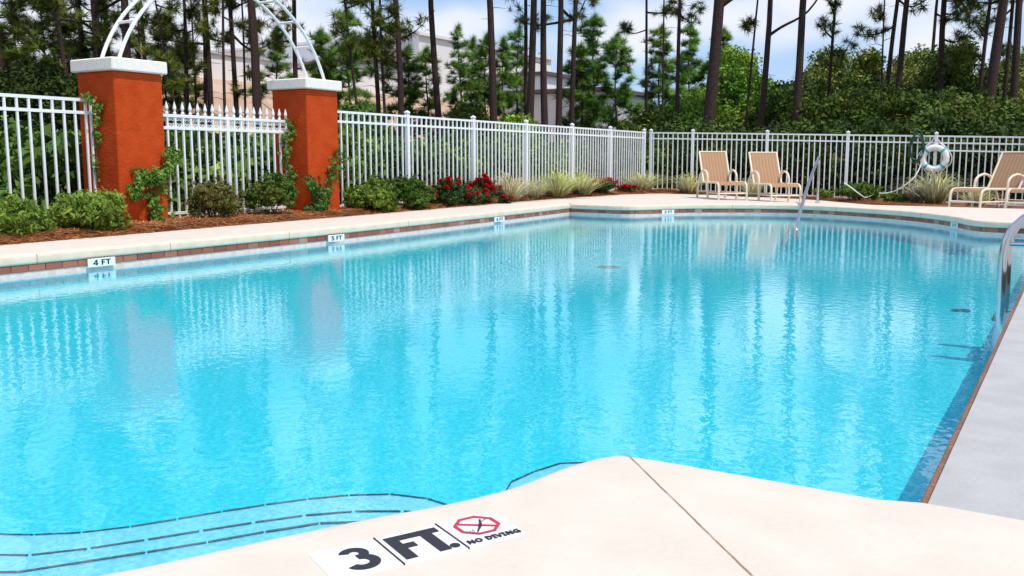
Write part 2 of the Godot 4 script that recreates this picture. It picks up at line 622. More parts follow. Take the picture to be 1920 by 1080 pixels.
func build_pool() -> void:
	var ring := outline(0.02)
	var poly := PackedVector2Array(ring)
	# shell: floor and walls of plaster
	var st := begin()
	flat_polygon(st, poly, FLOOR)
	var shell := struct("pool_floor", st.commit(), M.ripplelit_plaster)
	st = begin()
	var closed := ring.duplicate()
	closed.append(ring[0])
	wall_strip(st, closed, FLOOR, WATER - 0.02, -1.0)
	var wall := struct("pool_wall", st.commit(), M.ripplelit_plaster)
	# pale calcified strip at the waterline, dark joint backing behind the bricks
	st = begin()
	wall_strip(st, closed, WATER - 0.02, -0.152, -1.0)
	part(wall, "waterline_strip", st.commit(), M.scum)
	st = begin()
	wall_strip(st, closed, -0.152, -0.03, -1.0)
	part(wall, "joint_backing", st.commit(), M.grout)
	# water
	st = begin()
	flat_polygon(st, poly, WATER)
	var w := struct("pool_water", st.commit(), M.water)
	tag(w, "clear turquoise pool water with gentle ripples", "water")
	# added sweep of floor up the left and far walls, sloped to catch sunlight
	var added_cove_out := []
	added_cove_out.append_array(shifted(spline(LIP_LEFT, 3), 0.018))
	added_cove_out[-1] = LIP_FAR[0] + Vector2(-0.018, -0.018)
	var added_cove_far := shifted(lip_far(), 0.018)
	added_cove_out.append_array(added_cove_far.slice(1))
	added_cove_out = resample(added_cove_out, 120)
	st = begin()
	var rows := []
	for q in [[0.0, -0.27], [0.05, -0.36], [0.16, -0.47], [0.36, -0.57], [0.75, FLOOR - 0.012]]:
		rows.append([shifted(added_cove_out, -q[0]), q[1]])
	for i in 119:
		for k in 4:
			var p := []
			for q in [[k, i], [k, i + 1], [k + 1, i + 1], [k + 1, i]]:
				var v: Vector2 = rows[q[0]][0][q[1]]
				p.append(Vector3(v.x, rows[q[0]][1], v.y))
			var nn: Vector3 = (p[2] - p[0]).cross(p[3] - p[1]).normalized()
			if nn.y < 0.0: nn = -nn
			quad(st, p[0], p[1], p[2], p[3], nn)
	part(wall, "added_cove", st.commit(), M.ripplelit_plaster)
	st = begin()
	var prof := [[0.0, -0.30], [0.02, -0.40], [0.07, -0.50], [0.16, -0.585], [0.30, FLOOR - 0.012]]  # added slope along the right wall, narrows the shaded strip there
	for k in 4:
		var nn := Vector3(prof[k][1] - prof[k + 1][1], prof[k + 1][0] - prof[k][0], 0)
		nn = Vector3(-nn.x, nn.y, 0).normalized()
		var x0: float = -0.231 - prof[k][0]
		var x1: float = -0.231 - prof[k + 1][0]
		quad(st, Vector3(x0, prof[k][1], -2.0), Vector3(x0, prof[k][1], -13.52), Vector3(x1, prof[k + 1][1], -13.52), Vector3(x1, prof[k + 1][1], -2.0), nn)
	part(wall, "added_cove", st.commit(), M.ripplelit_plaster)
	# frieze bricks, one by one, where the photograph shows them
	var brick := box_mesh(Vector3(0.143, 0.058, 0.016), 0.003)
	var run := []
	var lw := shifted(spline(LIP_LEFT, 3), 0.02)
	var lv := resample(lw, 106)
	for i in range(30, 105): run.append([lv[i], lv[i + 1]])
	var far := shifted(lip_far(), 0.02)
	far[0] = LIP_FAR[0] + Vector2(0.0, -0.02)
	var total := 0.0
	for i in far.size() - 1: total += far[i].distance_to(far[i + 1])
	var ev := resample(far, int(total / 0.15))
	for i in ev.size() - 1: run.append([ev[i], ev[i + 1]])
	var gaps := [Vector2(-7.40, -5.13), Vector2(-7.42, -8.22), Vector2(-7.69, -12.25), Vector2(-6.28, -15.66), Vector2(-1.49, -14.4)]
	for r in run:
		var mid: Vector2 = (r[0] + r[1]) * 0.5
		var skip := false
		for g in gaps:
			if mid.distance_to(g) < 0.07: skip = true
		if skip: continue
		var b := part(wall, "brick", brick, M.brick[[0, 0, 1, 1, 2, 2, 3, 4][rng.randi() % 8]])
		var t: Vector2 = (r[1] - r[0]).normalized()
		b.rotation.y = atan2(-t.y, t.x)
		b.position = Vector3(mid.x, -0.1215 + rng.randf_range(-0.001, 0.001), mid.y)
	# the tile edge along the straight right side
	var edge_brick := box_mesh(Vector3(0.016, 0.13, 0.166), 0.003)
	var z2 := -2.27
	while z2 > -13.4:
		var b := part(wall, "brick", edge_brick, M.brick_dull[rng.randi() % 2])
		b.position = Vector3(-0.253, -0.078 + rng.randf_range(-0.001, 0.001), z2)
		z2 -= 0.175
	st = begin()
	box(st, Vector3(-0.251, -0.082, -7.835), Vector3(0.012, 0.134, 11.3))
	part(wall, "mortar", st.commit(), M.joint)
	# entry steps with dark tile noses
	var noses := [
		[-0.50, [Vector2(-3.9, -1.25), Vector2(-3.04, -1.67), Vector2(-2.8, -1.84), Vector2(-2.64, -2.07), Vector2(-2.5, -2.3), Vector2(-2.33, -2.52), Vector2(-2.16, -2.655), Vector2(-2.04, -2.69), Vector2(-1.92, -2.69), Vector2(-1.78, -2.66), Vector2(-1.75, -2.8), Vector2(-1.83, -2.97), Vector2(-1.81, -3.2), Vector2(-1.73, -3.38), Vector2(-1.55, -3.36), Vector2(-1.2, -3.0), Vector2(-1.0, -2.6)]],
		[-0.38, [Vector2(-3.5, -0.95), Vector2(-2.6, -1.42), Vector2(-2.43, -1.57), Vector2(-2.28, -1.79), Vector2(-2.14, -2.0), Vector2(-1.99, -2.18), Vector2(-1.79, -2.31), Vector2(-1.5, -2.4), Vector2(-1.2, -2.4)]],
		[-0.26, [Vector2(-3.1, -0.7), Vector2(-2.22, -1.21), Vector2(-2.11, -1.34), Vector2(-1.97, -1.54), Vector2(-1.87, -1.70), Vector2(-1.78, -1.84), Vector2(-1.66, -1.94), Vector2(-1.4, -2.03), Vector2(-1.2, -2.05)]],
	]
	for s in noses:
		var pts := spline(s[1], 5)
		var pp := PackedVector2Array(pts)
		pp.append_array(PackedVector2Array([Vector2(-1.05, -1.75), Vector2(-1.2, -1.4), Vector2(-1.45, -0.95), Vector2(-1.85, -0.42), Vector2(-2.55, 0.08), Vector2(-3.6, 0.41)]))
		var y: float = s[0]
		st = begin()
		flat_polygon(st, pp, y)
		wall_strip(st, pts, FLOOR, y, 1.0)
		var step := struct("pool_step", st.commit(), M.ripplelit_plaster_pale)
		var length := 0.0
		for i in pts.size() - 1: length += pts[i].distance_to(pts[i + 1])
		var n := int(length / 0.152)
		var nose := box_mesh(Vector3(0.148, 0.006, 0.006), 0.002)
		var at := resample(pts, n + 1)
		for i in n:
			var t: Vector2 = (at[i + 1] - at[i]).normalized()
			var b := part(step, "tile", nose, M.navy)
			b.rotation.y = atan2(-t.y, t.x)
			b.position = Vector3((at[i].x + at[i + 1].x) * 0.5, y + 0.004, (at[i].y + at[i + 1].y) * 0.5)
	# drains on the floor
	for d in [[Vector3(-5.3, FLOOR, -11.2), 0.15, "round main drain cover on the pool floor towards the far corner", lin(0.05, 0.26, 0.24)], [Vector3(-0.88, FLOOR, -9.6), 0.085, "small dark drain cover on the pool floor near the ladder", lin(0.008, 0.16, 0.24)]]:
		var o := thing("floor_drain", d[2], "drain", d[0])
		var c := CylinderMesh.new()
		c.top_radius = d[1]; c.bottom_radius = d[1] * 1.06; c.height = 0.008; c.radial_segments = 28
		part(o, "cover", c, mat(d[3], 0.6), Vector3(0, 0.005, 0))
		for k in 3:
			var tm := TorusMesh.new()
			tm.inner_radius = d[1] * (0.25 + 0.25 * k); tm.outer_radius = tm.inner_radius + 0.008; tm.rings = 28; tm.ring_segments = 6
			part(o, "grate_ring", tm, mat(d[3] * 0.8, 0.6), Vector3(0, 0.009, 0))


func lip_x(z: float) -> float:
	for i in LIP_LEFT.size() - 1:
		var a: Vector2 = LIP_LEFT[i]
		var b: Vector2 = LIP_LEFT[i + 1]
		if z <= a.y and z >= b.y:
			return lerpf(a.x, b.x, (z - a.y) / (b.y - a.y))
	return LIP_LEFT[-1].x


func coping(pts: Array) -> Mesh:
	# rounded overhanging edge: offsets (away from the pool, height)
	var prof := [Vector2(0.05, 0.0), Vector2(0.03, -0.001), Vector2(0.013, -0.006), Vector2(0.004, -0.015), Vector2(0.0, -0.028), Vector2(0.0, -0.07), Vector2(0.004, -0.083), Vector2(0.012, -0.09), Vector2(0.06, -0.0905)]
	var st := begin()
	var rows := []
	for q in prof: rows.append(shifted(pts, q.x))
	for i in pts.size() - 1:
		var t: Vector2 = (pts[i + 1] - pts[i]).normalized()
		var inward := Vector3(-t.y, 0, t.x)
		for k in prof.size() - 1:
			var n := []
			for kk in [k, k + 1]:
				var d: Vector2 = (prof[mini(kk + 1, prof.size() - 1)] - prof[maxi(kk - 1, 0)]).normalized()
				n.append((inward * -d.y + Vector3.UP * -d.x).normalized())
			var a := Vector3(rows[k][i].x, prof[k].y, rows[k][i].y)
			var b := Vector3(rows[k][i + 1].x, prof[k].y, rows[k][i + 1].y)
			var c := Vector3(rows[k + 1][i + 1].x, prof[k + 1].y, rows[k + 1][i + 1].y)
			var e := Vector3(rows[k + 1][i].x, prof[k + 1].y, rows[k + 1][i].y)
			tri(st, a, b, c, n[0], n[0], n[1])
			tri(st, a, c, e, n[0], n[1], n[1])
	return st.commit()


func ruled(st: SurfaceTool, inner: Array, outer: Array, n: int, rows: int) -> void:
	var a := resample(inner, n)
	var b := resample(outer, n)
	for i in n - 1:
		for r in rows:
			var p := []
			for q in [[i, r], [i + 1, r], [i + 1, r + 1], [i, r + 1]]:
				var v: Vector2 = a[q[0]].lerp(b[q[0]], float(q[1]) / rows)
				p.append(Vector3(v.x, fall(v.x, v.y), v.y))
			quad(st, p[0], p[1], p[2], p[3], Vector3.UP)


func build_decks() -> void:
	var left := spline(LIP_LEFT, 3)
	var far := lip_far()
	var near := lip_near()
	# left walk between pool and planting
	var st := begin()
	var inner := shifted(left, 0.05)
	inner[-1] = LIP_FAR[0] + Vector2(-0.05, -0.05)
	var outer := [Vector2(-8.33, 0.62), Vector2(-8.36, -4.8), Vector2(-8.46, -6.04), Vector2(-8.59, -7.66), Vector2(-8.70, -9.75), Vector2(-8.98, -13.2), Vector2(-9.18, -15.15)]
	ruled(st, inner, outer, 40, 2)
	# far deck
	inner = shifted(far, 0.05)
	inner[0] = LIP_FAR[0] + Vector2(-0.05, -0.05)
	var fo := [Vector2(-9.18, -15.15), Vector2(-9.28, -17.8), Vector2(-9.12, -20.3)]
	fo.append_array(DECK_BACK.slice(0, 8))
	fo.append(Vector2(-0.25, -18.75))
	ruled(st, inner, fo, 60, 10)
	ruled(st, [Vector2(-0.25, -13.55), Vector2(8.0, -13.55)], [Vector2(-0.25, -18.75), Vector2(8.0, -18.3)], 12, 6)
	wall_strip(st, [Vector2(-8.36, -4.8), Vector2(-8.46, -6.04), Vector2(-8.59, -7.66), Vector2(-8.70, -9.75), Vector2(-8.98, -13.2), Vector2(-9.18, -15.15), Vector2(-9.28, -17.8), Vector2(-9.12, -20.3), Vector2(-8.6, -21.7)], -0.1, 0.0, -1.0)
	struct("pool_deck", st.commit(), M.cream)
	# near deck
	st = begin()
	var nn := shifted(near, 0.05)
	nn[0] = Vector2(-0.25, -2.17)
	nn[1] = Vector2(-0.4, -2.12)
	nn[-1] = Vector2(-7.38, 0.67)
	var poly := PackedVector2Array(nn)
	poly.append_array(PackedVector2Array([Vector2(-8.33, 0.67), Vector2(-8.33, 5.0), Vector2(8.0, 5.0), Vector2(8.0, -2.17)]))
	flat_polygon(st, poly, 0.0)
	var nd := struct("near_deck", st.commit(), M.cream)
	# control joint running back from the pool edge
	st = begin()
	var jl := [Vector2(-0.972, -2.165), Vector2(-0.88, -2.065), Vector2(-0.79, -1.965), Vector2(-0.70, -1.868), Vector2(-0.61, -1.768), Vector2(-0.46, -1.605), Vector2(-0.1, -1.2), Vector2(0.6, -0.45)]
	var ja := resample(jl, 60)
	for i in 59:
		for s in [-1.0]:
			var t: Vector2 = (ja[i + 1] - ja[i]).normalized()
			var wv := 0.0013 + 0.0005 * sin(i * 1.7) * sin(i * 0.61)
			var o := Vector2(t.y, -t.x) * wv
			var j := Vector2(t.y, -t.x) * 0.0005 * sin(i * 2.3)
			quad(st, Vector3(ja[i].x + o.x + j.x, 0.002, ja[i].y + o.y + j.y), Vector3(ja[i + 1].x + o.x - j.x, 0.002, ja[i + 1].y + o.y - j.y), Vector3(ja[i + 1].x - o.x - j.x, 0.002, ja[i + 1].y - o.y - j.y), Vector3(ja[i].x - o.x + j.x, 0.002, ja[i].y - o.y + j.y), Vector3.UP)
	part(nd, "deck_joint", st.commit(), M.joint)
	# right deck, with building shade put into its grey colour
	st = begin()
	var rd := PackedVector2Array([Vector2(-0.242, -2.10), Vector2(8.0, -2.10), Vector2(8.0, -13.55), Vector2(-0.242, -13.55)])
	flat_polygon(st, rd, -0.004)
	wall_strip(st, [Vector2(-0.242, -2.12), Vector2(-0.242, -13.5)], -0.2, -0.004, 1.0)
	struct("shade_grey_deck", st.commit(), M.grey)
	# coping noses
	struct("pool_coping", coping(left), M.coping)
	struct("pool_coping", coping(far), M.coping)
	var nc := struct("pool_coping", coping(near), M.cream)
	# joints across the left and far coping
	for p in [[left, 0.33], [left, 0.415], [left, 0.515], [left, 0.66], [left, 0.82], [far, 0.33], [far, 0.52], [far, 0.72]]:
		var e := resample(p[0], 400)
		var i := int(p[1] * 399)
		var t: Vector2 = (e[i + 1] - e[i]).normalized()
		var o := Vector2(t.y, -t.x)
		st = begin()
		box(st, Vector3(e[i].x + o.x * 0.005, -0.05, e[i].y + o.y * 0.005), Vector3(0.006, 0.075, 0.012), Basis(Vector3(t.x, 0, t.y), Vector3.UP, Vector3(-t.y, 0, t.x)))
		part(nc, "coping_joint", st.commit(), M.joint)


func build_buildings() -> void:
	# long pale hall beyond the sand bank
	var o := thing("hall", "large pale windowless building standing beyond the young pines", "building", Vector3(-46, 5.5, -61.4))
	var st := begin()
	box(st, Vector3(-12, 2.4, -10.9), Vector3(24, 5.8, 21.8))
	part(o, "wall", st.commit(), M.render_white)
	st = begin()
	box(st, Vector3(-12, 5.42, -10.9), Vector3(24.5, 0.22, 22.2))
	part(o, "roof_edge", st.commit(), M.render_white)
	o = thing("low_wing", "low pale wall and wing on top of the sand bank", "building", Vector3(-46.4, 5.5, -38))
	st = begin()
	box(st, Vector3(-9, 0.75, -11.6), Vector3(18, 2.3, 23.0))
	part(o, "wall", st.commit(), M.render_white)
	st = begin()
	box(st, Vector3(-9, 1.96, -11.6), Vector3(18.3, 0.14, 23.2))
	part(o, "coping_slab", st.commit(), M.render_grey)
	# brown roofed house behind the wing
	o = thing("house", "house with a brown roof just right of the right pillar", "house", Vector3(-52, 6.0, -61.8))
	st = begin()
	box(st, Vector3(0, 1.3, 0), Vector3(7, 2.8, 5.4))
	part(o, "wall", st.commit(), M.render_grey)
	st = begin()
	var e := [Vector3(-4.2, 2.7, -3.3), Vector3(4.2, 2.7, -3.3), Vector3(4.2, 2.7, 3.3), Vector3(-4.2, 2.7, 3.3)]
	var r0 := Vector3(0, 4.5, -1.4)
	var r1 := Vector3(0, 4.5, 1.4)
	tri(st, e[0], e[1], r0, Vector3(0, 1, -1).normalized(), Vector3(0, 1, -1).normalized(), Vector3(0, 1, -1).normalized())
	tri(st, e[2], e[3], r1, Vector3(0, 1, 1).normalized(), Vector3(0, 1, 1).normalized(), Vector3(0, 1, 1).normalized())
	quad(st, e[1], e[2], r1, r0, Vector3(1, 2, 0).normalized())
	quad(st, e[3], e[0], r0, r1, Vector3(-1, 2, 0).normalized())
	part(o, "roof", st.commit(), M.roof_brown)
	st = begin()
	box(st, Vector3(0, 2.62, 0), Vector3(8.4, 0.16, 6.6))
	part(o, "eave", st.commit(), M.dark_eave)
	# grey block and low roof further right
	o = thing("grey_block", "flat roofed grey building with a dark eave behind the curving trunk", "building", Vector3(-40.5, 0, -73))
	st = begin()
	box(st, Vector3(-6, 4.1, -3.0), Vector3(12, 8.4, 8.0))
	part(o, "wall", st.commit(), M.render_white)
	st = begin()
	box(st, Vector3(-6, 8.4, -3.0), Vector3(12.7, 0.3, 8.6))
	part(o, "eave", st.commit(), M.dark_eave)
	o = thing("low_house", "low grey building seen between the young pines left of the fence corner", "building", Vector3(-34, 0, -72))
	st = begin()
	box(st, Vector3(-6, 3.2, -3.5), Vector3(12, 6.6, 10.5))
	part(o, "wall", st.commit(), M.render_grey)
	st = begin()
	box(st, Vector3(-6, 6.7, -3.5), Vector3(13, 0.3, 11.4))
	part(o, "roof", st.commit(), M.dark_eave)


# ---------------------------------------------------------------- trees
var tuft: Mesh
var candle: Mesh
var leaf_clump: Mesh


func burst(n: int, length: float, width: float, rise: float) -> Mesh:
	var st := begin()
	for k in n:
		var a := rng.randf() * TAU
		var e := asin(clampf(rng.randf_range(-0.75 + rise, 1.0), -1.0, 1.0))
		var d := Vector3(cos(a) * cos(e), sin(e), sin(a) * cos(e))
		var s := d.cross(Vector3(rng.randf_range(-1, 1), rng.randf_range(-1, 1), rng.randf_range(-1, 1))).normalized() * width
		var l := length * rng.randf_range(0.75, 1.1)
		var nn := (d * 0.4 + Vector3.UP * 0.6).normalized()
		tri(st, -s + d * 0.02, s + d * 0.02, d * l + Vector3(0, -0.03 * l, 0), nn, nn, nn)
	return st.commit()


func clump(n: int, reach: float, size: float, long := 1.6) -> Mesh:
	var st := begin()
	for k in n:
		var at := Vector3(rng.randf_range(-1, 1), rng.randf_range(-1, 1), rng.randf_range(-1, 1))
		while at.length() > 1.0:
			at = Vector3(rng.randf_range(-1, 1), rng.randf_range(-1, 1), rng.randf_range(-1, 1))
		var nn := (at + Vector3(rng.randf_range(-0.6, 0.6), rng.randf_range(0.0, 1.2), rng.randf_range(-0.6, 0.6))).normalized()
		var u := nn.cross(Vector3(rng.randf_range(-1, 1), rng.randf_range(-1, 1), rng.randf_range(-1, 1))).normalized()
		var v := nn.cross(u)
		var s := size * rng.randf_range(0.7, 1.25)
		var c := at * reach
		var fold := nn * s * 0.15
		tri(st, c - u * s * 0.5 * long, c + v * s * 0.5 - fold, c + u * s * 0.5 * long, nn, nn, nn)
		tri(st, c - u * s * 0.5 * long, c - v * s * 0.5 - fold, c + u * s * 0.5 * long, nn, nn, nn)
	return st.commit()


func trunk(st: SurfaceTool, base: Vector3, top: Vector3, r0: float, r1: float, wob: float, sides := 10) -> Array:
	var pts := []
	var n := 9
	var ph := rng.randf() * 6.0
	for i in n:
		var t := float(i) / (n - 1)
		var p := base.lerp(top, t)
		p += Vector3(sin(t * 5.0 + ph), 0, cos(t * 4.1 + ph * 1.7)) * wob * sin(t * PI)
		pts.append(p)
	tube(st, pts, r0, r1, sides)
	return pts


func along(pts: Array, t: float) -> Vector3:
	var f := clampf(t, 0.0, 0.9999) * (pts.size() - 1)
	return pts[int(f)].lerp(pts[int(f) + 1], f - int(f))


func build_trees() -> void:
	tuft = burst(52, 0.36, 0.013, 0.0)
	candle = burst(60, 0.42, 0.013, 0.62)
	leaf_clump = clump(34, 0.36, 0.088)
	# tall pines: x, z, trunk diameter, lean x, lean z, height, crown from, density, label
	for r in [
		[-34.1, -20.2, 0.20, -0.013, 0.022, 17.0, 3.0, 1.0, "tall pine trunk rising at the far left edge above the fence rail"],
		[-32.0, -21.5, 0.18, -0.056, 0.083, 15.0, 3.0, 1.0, "leaning pine tree just left of the left orange pillar cap"],
		[-34.5, -23.7, 0.24, -0.008, 0.012, 17.0, 3.4, 1.0, "straight pine trunk rising right behind the left edge of the left pillar cap"],
		[-33.1, -23.5, 0.32, -0.000, 0.000, 18.0, 5.0, 0.8, "thick brown pine trunk seen just left of the white arch foot on the left pillar"],
		[-34.2, -24.6, 0.20, -0.000, 0.000, 17.0, 5.0, 0.7, "slimmer pine trunk tucked against the thick brown one over the left pillar"],
		[-32.1, -23.9, 0.34, -0.000, 0.000, 18.0, 6.5, 0.7, "thick dark pine trunk seen between the two white arch tubes on the left pillar"],
		[-35.8, -27.3, 0.12, -0.000, 0.000, 13.0, 4.5, 0.6, "thin dark pine pole crossing the upper left arch tube over the left pillar"],
		[-37.0, -28.6, 0.20, -0.003, 0.004, 17.0, 5.5, 0.7, "dark pine trunk over the right end of the left pillar cap"],
		[-28.7, -23.4, 0.10, -0.079, 0.097, 12.0, 3.2, 0.5, "very thin pine slanting sharply right beside the left pillar"],
		[-31.9, -26.6, 0.18, -0.013, 0.015, 14.0, 3.0, 0.6, "crooked pine with a tufted stem above the left end of the spear topped panel"],
		[-35.1, -29.7, 0.10, -0.000, 0.000, 13.0, 5.0, 0.5, "thinnest straight pine pole above the left half of the spear topped panel"],
		[-33.8, -29.1, 0.17, 0.010, -0.011, 16.0, 6.0, 0.6, "slim pine trunk close to the left of a thicker one above the spear topped panel"],
		[-32.7, -28.4, 0.26, -0.000, 0.000, 18.0, 5.2, 0.8, "dark thick pine trunk above the middle stile of the spear topped panel on its left"],
		[-31.7, -28.4, 0.14, 0.013, -0.015, 15.0, 6.5, 0.5, "thin pine trunk standing in the open sky gap above the spear topped panel"],
		[-32.2, -29.5, 0.24, -0.020, 0.022, 17.0, 6.0, 0.6, "bent dark pine trunk just right of the thin one in the open sky gap"],
		[-31.9, -29.7, 0.12, -0.000, 0.000, 13.0, 3.6, 0.6, "thin knotty pine pole just left of the big reddish trunk"],
		[-26.2, -24.9, 0.34, -0.000, 0.000, 19.0, 7.0, 0.8, "big reddish scaly pine trunk standing between the two pillars"],
		[-31.1, -32.2, 0.25, -0.000, 0.000, 18.0, 5.0, 0.8, "dark pine trunk crossed by the white arch tubes over the right pillar"],
		[-22.9, -26.9, 0.12, -0.084, 0.071, 12.0, 4.3, 0.7, "slim pine slanting right in front of the brown roofed house"],
		[-24.8, -30.3, 0.20, -0.012, 0.010, 15.0, 4.6, 0.8, "dark pine trunk right of the brown roofed house with low tufts"],
		[-25.8, -32.0, 0.14, -0.008, 0.006, 15.0, 5.0, 0.7, "thin pine pole close right of the dark trunk by the brown roof"],
		[-23.5, -30.0, 0.26, -0.004, 0.003, 16.0, 3.6, 0.9, "dark pine with low leafy branches rising at the first fence post"],
		[-23.8, -33.2, 0.28, -0.037, 0.026, 19.0, 8.5, 0.8, "lone bare pine trunk leaning slightly left in front of the white building"],
		[-21.4, -33.7, 0.32, -0.042, 0.027, 19.0, 8.5, 0.8, "stout bare pine trunk rising between the second and third fence posts"],
		[-22.1, -37.6, 0.20, -0.017, 0.010, 17.0, 7.5, 0.6, "slim pine trunk crossing behind the thicker one at the third fence post"],
		[-20.1, -34.5, 0.32, 0.022, -0.013, 19.0, 8.0, 0.8, "thick dark pine trunk rising right at the third fence post"],
		[-19.7, -35.2, 0.30, -0.022, 0.012, 18.0, 8.0, 0.7, "rough grey brown pine trunk just right of the crossing pair"],
		[-19.4, -35.8, 0.28, -0.013, 0.007, 19.0, 7.2, 0.8, "straight reddish pine trunk left of the fourth fence post"],
		[-19.5, -37.2, 0.24, 0.031, -0.016, 18.0, 7.0, 0.6, "curving grey pine trunk behind the fourth fence post"],
		[-18.5, -43.2, 0.16, -0.018, 0.008, 16.0, 6.6, 0.6, "slender pine trunk rising at the fence corner posts"],
		[-18.4, -45.0, 0.11, -0.005, 0.002, 14.0, 7.5, 0.5, "very thin pine pole just right of the fence corner"],
		[-16.1, -41.2, 0.20, -0.000, 0.000, 17.0, 7.5, 0.6, "slim dark pine trunk left of the biggest trunk by the loungers"],
		[-11.4, -32.1, 0.42, 0.024, -0.008, 20.0, 8.5, 1.0, "biggest brown pine trunk standing behind the loungers"],
		[-12.9, -41.2, 0.12, 0.062, -0.019, 14.0, 7.0, 0.4, "thin bare pole leaning right beyond the second lounger"],
		[-12.0, -40.4, 0.28, 0.019, -0.006, 18.0, 8.0, 0.6, "forked dark pine trunk ending in green thicket right of the loungers"],
		[-10.4, -40.0, 0.34, 0.048, -0.013, 19.0, 8.0, 0.7, "leaning reddish pine trunk above the pool handrail"],
		[-10.5, -46.1, 0.18, 0.024, -0.006, 15.0, 5.2, 0.6, "slender pine with long tufted branches above the open fence bay"],
		[-8.1, -46.2, 0.10, -0.015, 0.003, 14.0, 7.0, 0.4, "thinnest pole beside a leaning trunk left of the hose coil"],
		[-7.8, -45.3, 0.22, 0.054, -0.009, 17.0, 6.4, 0.6, "pine trunk leaning right to the left of the hose coil"],
		[-6.9, -43.5, 0.28, -0.000, 0.000, 18.0, 8.0, 0.7, "straight pine trunk above the green hose coil"],
		[-6.4, -48.7, 0.18, 0.030, -0.004, 16.0, 7.0, 0.5, "slim dark trunk just left of the one above the life ring"],
		[-5.4, -44.4, 0.28, 0.015, -0.002, 17.0, 4.6, 0.9, "leafy pine trunk standing above the life ring"],
		[-3.9, -43.7, 0.18, 0.060, -0.005, 15.0, 4.8, 0.7, "leaning thin pine left of the thick pair at the right edge"],
		[-3.3, -41.1, 0.40, 0.050, -0.004, 20.0, 8.5, 0.9, "thick leaning pine trunk near the right edge of the view"],
		[-3.0, -44.2, 0.18, 0.025, -0.002, 16.0, 5.4, 0.7, "slim pine trunk between the two thick ones at the right edge"],
		[-2.5, -42.3, 0.30, 0.030, -0.002, 18.0, 6.5, 0.8, "rightmost tall pine trunk over the right lounger"],
	]:
		tall_pine(r)
	# young pines: x, z, height, spread, habit, label
	for r in [
		[-27.3, -37.0, 6.1, 1.6, 1, "short young pine with drooping tufts in front of the white building"],
		[-29.4, -42.9, 8.0, 1.3, 0, "narrow young pine just right of the lone bare trunk"],
		[-29.3, -44.2, 7.5, 1.3, 0, "young pine second from the left in the row before the white building"],
		[-27.2, -42.0, 7.3, 1.4, 0, "young pine third in the row before the white building"],
		[-26.3, -42.6, 7.1, 1.5, 0, "young pine just right of the stout bare trunk"],
		[-27.9, -46.2, 8.1, 1.4, 0, "young pine with upright candles left of the crossing trunks"],
		[-26.9, -34.8, 5.9, 1.9, 1, "bushy young pine spreading beside the first fence post trunk"],
		[-22.3, -44.8, 8.2, 2.6, 2, "tall full young pine right of the curving grey trunk"],
		[-21.9, -47.2, 7.6, 2.3, 2, "full young pine right of the tallest full one"],
		[-21.5, -41.8, 6.4, 1.8, 2, "short full young pine left of the tallest full one"],
		[-20.6, -49.9, 8.2, 1.9, 2, "young pine with upright tufts at the fence corner"],
		[-19.9, -52.3, 8.5, 2.2, 2, "dense young pine left of the biggest trunk"],
		[-18.2, -52.9, 8.2, 2.2, 2, "dense young pine right behind the biggest trunk"],
		[-35.5, -35.2, 7.5, 1.5, 0, "small young pine between the reddish trunk and the right pillar"],
		[-31.8, -34.6, 7.0, 2.0, 2, "full pine standing just over the right pillar cap"],
		[-34.2, -39.2, 8.8, 2.4, 2, "tall full pine behind the right end of the right pillar cap"],
		[-37.7, -22.8, 7.0, 2.6, 3, "dark full pine at the far left above the fence"],
		[-38.8, -24.8, 8.3, 2.8, 3, "tallest dark full pine above the left fence"],
		[-39.9, -26.7, 7.1, 2.4, 3, "dark pine with ragged crown left of the left pillar"],
		[-34.4, -24.1, 5.7, 2.0, 3, "low dark pine peeping over the left pillar cap"],
		[-39.1, -31.2, 7.8, 1.8, 3, "round topped pine right of the left pillar cap"],
		[-40.0, -33.2, 7.1, 1.8, 3, "small dark pine above the start of the spear topped panel"],
		[-39.1, -22.3, 6.9, 2.6, 3, "dark full pine cut off by the left edge"],
	]:
		young_pine(r)
